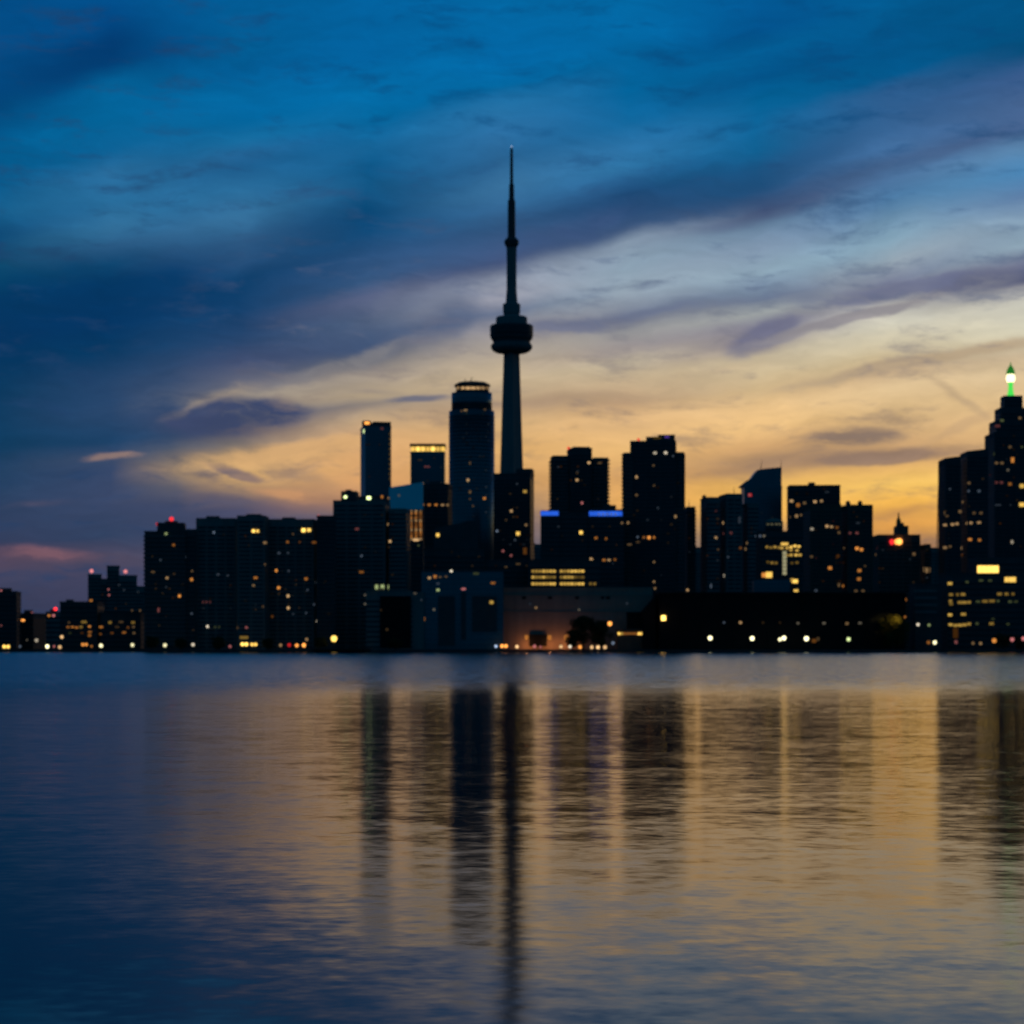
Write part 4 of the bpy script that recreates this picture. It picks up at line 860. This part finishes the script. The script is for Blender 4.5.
# ------------------------------------------------------------------ lamps along the quay
def make_lamp(px, py, col, b, size, label, heads=1, Y=1506.0, group='street lamps along the quay'):
    z = Z(py, Y) - GZ; k = Y / F
    root = thing('street_lamp', label, 'street lamp', (X(px, Y), Y, GZ), 0, group)
    bm = bmesh.new(); bm_lathe(bm, [(.28, 0), (.28, .35), (.16, .5)], 10); link('base', mesh(bm, 'base', M['steel']), root)
    bm = bmesh.new(); bm_tube(bm, (0, 0, .5), (0, 0, z - size * k * .5), .11, .07, 8)
    if heads == 2: bm_tube(bm, (-1.25 * k * size * .5, 0, z - .2), (1.25 * k * size * .5, 0, z - .2), .06, .06, 6)
    link('pole', mesh(bm, 'pole', M['steel']), root)
    r = size * k / 2
    for i in range(heads):
        ox = 0 if heads == 1 else (i - .5) * 2.3 * r
        bm = bmesh.new(); bm_lathe(bm, [(r * .5, -r), (r * .87, -r * .5), (r, 0), (r * .87, r * .5), (r * .5, r)], 12)
        hd = link('lamp_head', mesh(bm, 'lamp_head', glow(col, round(b * .62, 3)), True), root, (ox, 0, z))
        bm = bmesh.new(); bm_lathe(bm, [(r * .7, 0), (r * .75, r * .25), (r * .2, r * .5)], 12)
        link('cap', mesh(bm, 'cap', M['steel']), hd, (0, 0, r * .92))
    return root
LAMPS = [
 (6.2, 646.6, 'yellow', 3.2, 3.4, 'broad yellow double lamp on the quay nearest the left edge', 2), (20, 646.4, 'cool', .3, 2.2, 'very dim bluish quay lamp right of the broad yellow double lamp', 1),
 (36.5, 640.3, 'white', .7, 3.4, 'pale lamp raised high above the quay under the low blocks', 1), (47.3, 646.4, 'pale', 4.2, 3.6, 'bright whitish lamp on the quay below the red roof light', 1),
 (54, 646.3, 'pink', .6, 2.4, 'dim pinkish lamp just right of the bright whitish quay lamp', 1), (59.8, 647, 'warm', 1.4, 3.4, 'warm quay lamp standing under the raised cream lamp', 1), (61.8, 636.9, 'warm', 1.7, 3.2, 'raised cream lamp on a tall pole left of the loft block', 1),
 (84.5, 644.5, 'orange', 1.6, 3.0, 'wide orange double lamp below the loft block', 2), (91.5, 646.2, 'orange', .5, 2.4, 'dim orange lamp between the wide orange double lamp and a cream one', 1), (101, 645.6, 'pale', 2.8, 3.6, 'cream lamp at the right of the wide orange double lamp', 1),
 (132.4, 645, 'pale', 1.9, 3.4, 'cream quay lamp left of the dark apartment row', 1), (165, 645.2, 'pale', 1.9, 3.6, 'cream quay lamp below the left apartment tower', 1), (193, 644.6, 'white', 1.3, 3.2, 'pinkish white quay lamp between the left tower and the unlit slab', 1),
 (230, 646.4, 'pink', .5, 3.0, 'dim pinkish quay lamp left of the twin yellow lamps', 1), (244.4, 644.2, 'yellow', 4.2, 3.4, 'brightest yellow double lamp on the quay below the apartment row', 2), (253.8, 644.4, 'yellow', 2.6, 3.2, 'yellow double lamp just right of the brightest yellow one', 2),
 (280.6, 645.2, 'warm', .5, 3.0, 'dimmest lamp at the left of the row of four orange ones', 1), (289.2, 645, 'red', .9, 3.4, 'reddest lamp in the row of four orange ones', 1), (296.8, 645.4, 'orange', 2.4, 3.4, 'third of the four orange lamps from the left', 1), (303.8, 645.2, 'orange', 3.2, 3.8, 'largest lamp at the right of the row of four orange ones', 1),
 (306.6, 639.4, 'warm', .5, 2.8, 'small high lamp above the row of four orange ones', 1), (334, 638.6, 'yellow', 3.6, 6.0, 'big amber glowing lamp by itself left of the dark waterside building', 1),
 (496, 646.2, 'cool', 1.7, 2.8, 'small bluish white lamp at the left foot of the silo building', 1), (504, 646, 'orange', 3.4, 3.4, 'wide orange double lamp at the left foot of the silo building', 2), (517, 646.6, 'warm', 2.4, 3.2, 'warm lamp under the left silo floodlight', 1),
 (534.5, 646.3, 'pink', .9, 3.2, 'larger pinkish lamp below the dark loading dock', 1), (540.5, 647, 'pink', .6, 2.4, 'smaller pinkish lamp below the dark loading dock', 1), (561, 646.6, 'warm', 1.5, 3.4, 'warm lamp below the right silo floodlight', 1), (570, 646.6, 'white', 1.9, 3.0, 'whitest lamp under the left side of the round tree', 1),
 (580, 647, 'orange', 2.2, 3.6, 'amber lamp under the middle of the round tree', 1), (591.8, 647.2, 'warm', 1.6, 3.4, 'first of three close lamps under the lower spreading tree', 1), (598, 647.2, 'warm', 2.4, 3.4, 'middle of three close lamps under the lower spreading tree', 1), (605, 647.2, 'warm', 1.5, 3.6, 'last of three close lamps under the lower spreading tree', 1),
 (609.8, 623.6, 'orange', 3.4, 4.2, 'tall amber lamp above the right edge of the spreading tree', 1), (613, 643, 'cool', .4, 3.2, 'dim bluish lamp left of the small hall with the amber strip', 1),
 (710.2, 638, 'pale', 4.2, 4.2, 'bright white lamp in front of the left half of the black shed', 1), (752.2, 638.4, 'pale', 4.2, 4.2, 'bright white lamp second from the left in front of the black shed', 1), (780, 639.4, 'pale', 3.2, 3.4, 'lower lamp of the overlapping pair before the black shed', 1), (784, 638, 'pale', 4.6, 4.0, 'upper lamp of the overlapping pair before the black shed', 1),
 (806.4, 638.6, 'pale', 4.8, 4.4, 'brightest white lamp before the black shed beside a dim orange doorway', 1), (848.6, 639.2, 'green', 2.0, 3.8, 'greenish lamp before the right half of the black shed', 1), 
 (928.5, 642.4, 'orange', .4, 3.4, 'dim orange lamp beside the cream lamp near the striped block', 1), (934.8, 642.4, 'pale', 3.0, 3.8, 'cream lamp on the quay below the striped block', 1), (956, 642, 'pink', .3, 3.4, 'dim pinkish lamp below the olive lit doorway', 1),
 (973, 643.2, 'warm', .25, 3.0, 'fainter of two dim lamps left of the tall orange one', 1), (980.6, 643.4, 'warm', .4, 3.0, 'clearer of two dim lamps left of the tall orange one', 1), (994.2, 640.6, 'orange', 1.2, 4.6, 'tall orange glowing lamp before the olive lit office', 1), (1012.2, 639.5, 'pink', .9, 4.0, 'reddish lamp second from the right edge', 1), (1023.4, 638.6, 'pink', 1.0, 4.0, 'reddish lamp cut by the right edge', 1),
]
for a in LAMPS: make_lamp(*a)
tl = make_lamp(905, 617, 'orange', .5, 2.4, 'dim amber lamp on a tall pole shining into the yellowish tree', 1, 1504.0)
L = bpy.data.lights.new('lamp_bulb', 'SPOT'); L.energy = 11000; L.color = (1, .70, .16); L.shadow_soft_size = .3; L.spot_size = R(52); L.spot_blend = .8
lo = bpy.data.objects.new('lamp_bulb', L); COL.objects.link(lo); lo.parent = tl; lo.location = (-.5, -1.6, Z(613, 1504) - GZ); lo.rotation_euler = Vector((-5, 11, -5)).to_track_quat('-Z', 'Y').to_euler()

# ------------------------------------------------------------------ low pier left of the waterside building
pr = thing('pier', 'low pale blue pier deck on posts beside the amber glowing lamp', 'pier', (X(345, 1480), 1488, 0))
bm = bmesh.new(); bm_box(bm, -24, 16, -8, 11.8, 1.9, 2.7); link('deck', mesh(bm, 'deck', M['quay']), pr)
bm = bmesh.new(); bm_box(bm, -23.9, 15.9, -7.95, -7.8, 3.5, 3.7); 
for i in range(11): bm_box(bm, -23.8 + i * 3.95, -23.65 + i * 3.95, -7.95, -7.8, 2.7, 3.5)
link('railing', mesh(bm, 'railing', M['steel']), pr)
bm = bmesh.new(); bm_tube(bm, (-22, -6, -2), (-22, -6, 1.9), .3, .3, 8); ps = link('post', mesh(bm, 'post', M['steel']), pr)
for i in range(1, 6): copy_of(ps, (i * 7.2, 0, 0))
print('OBJECTS', len(bpy.data.objects))
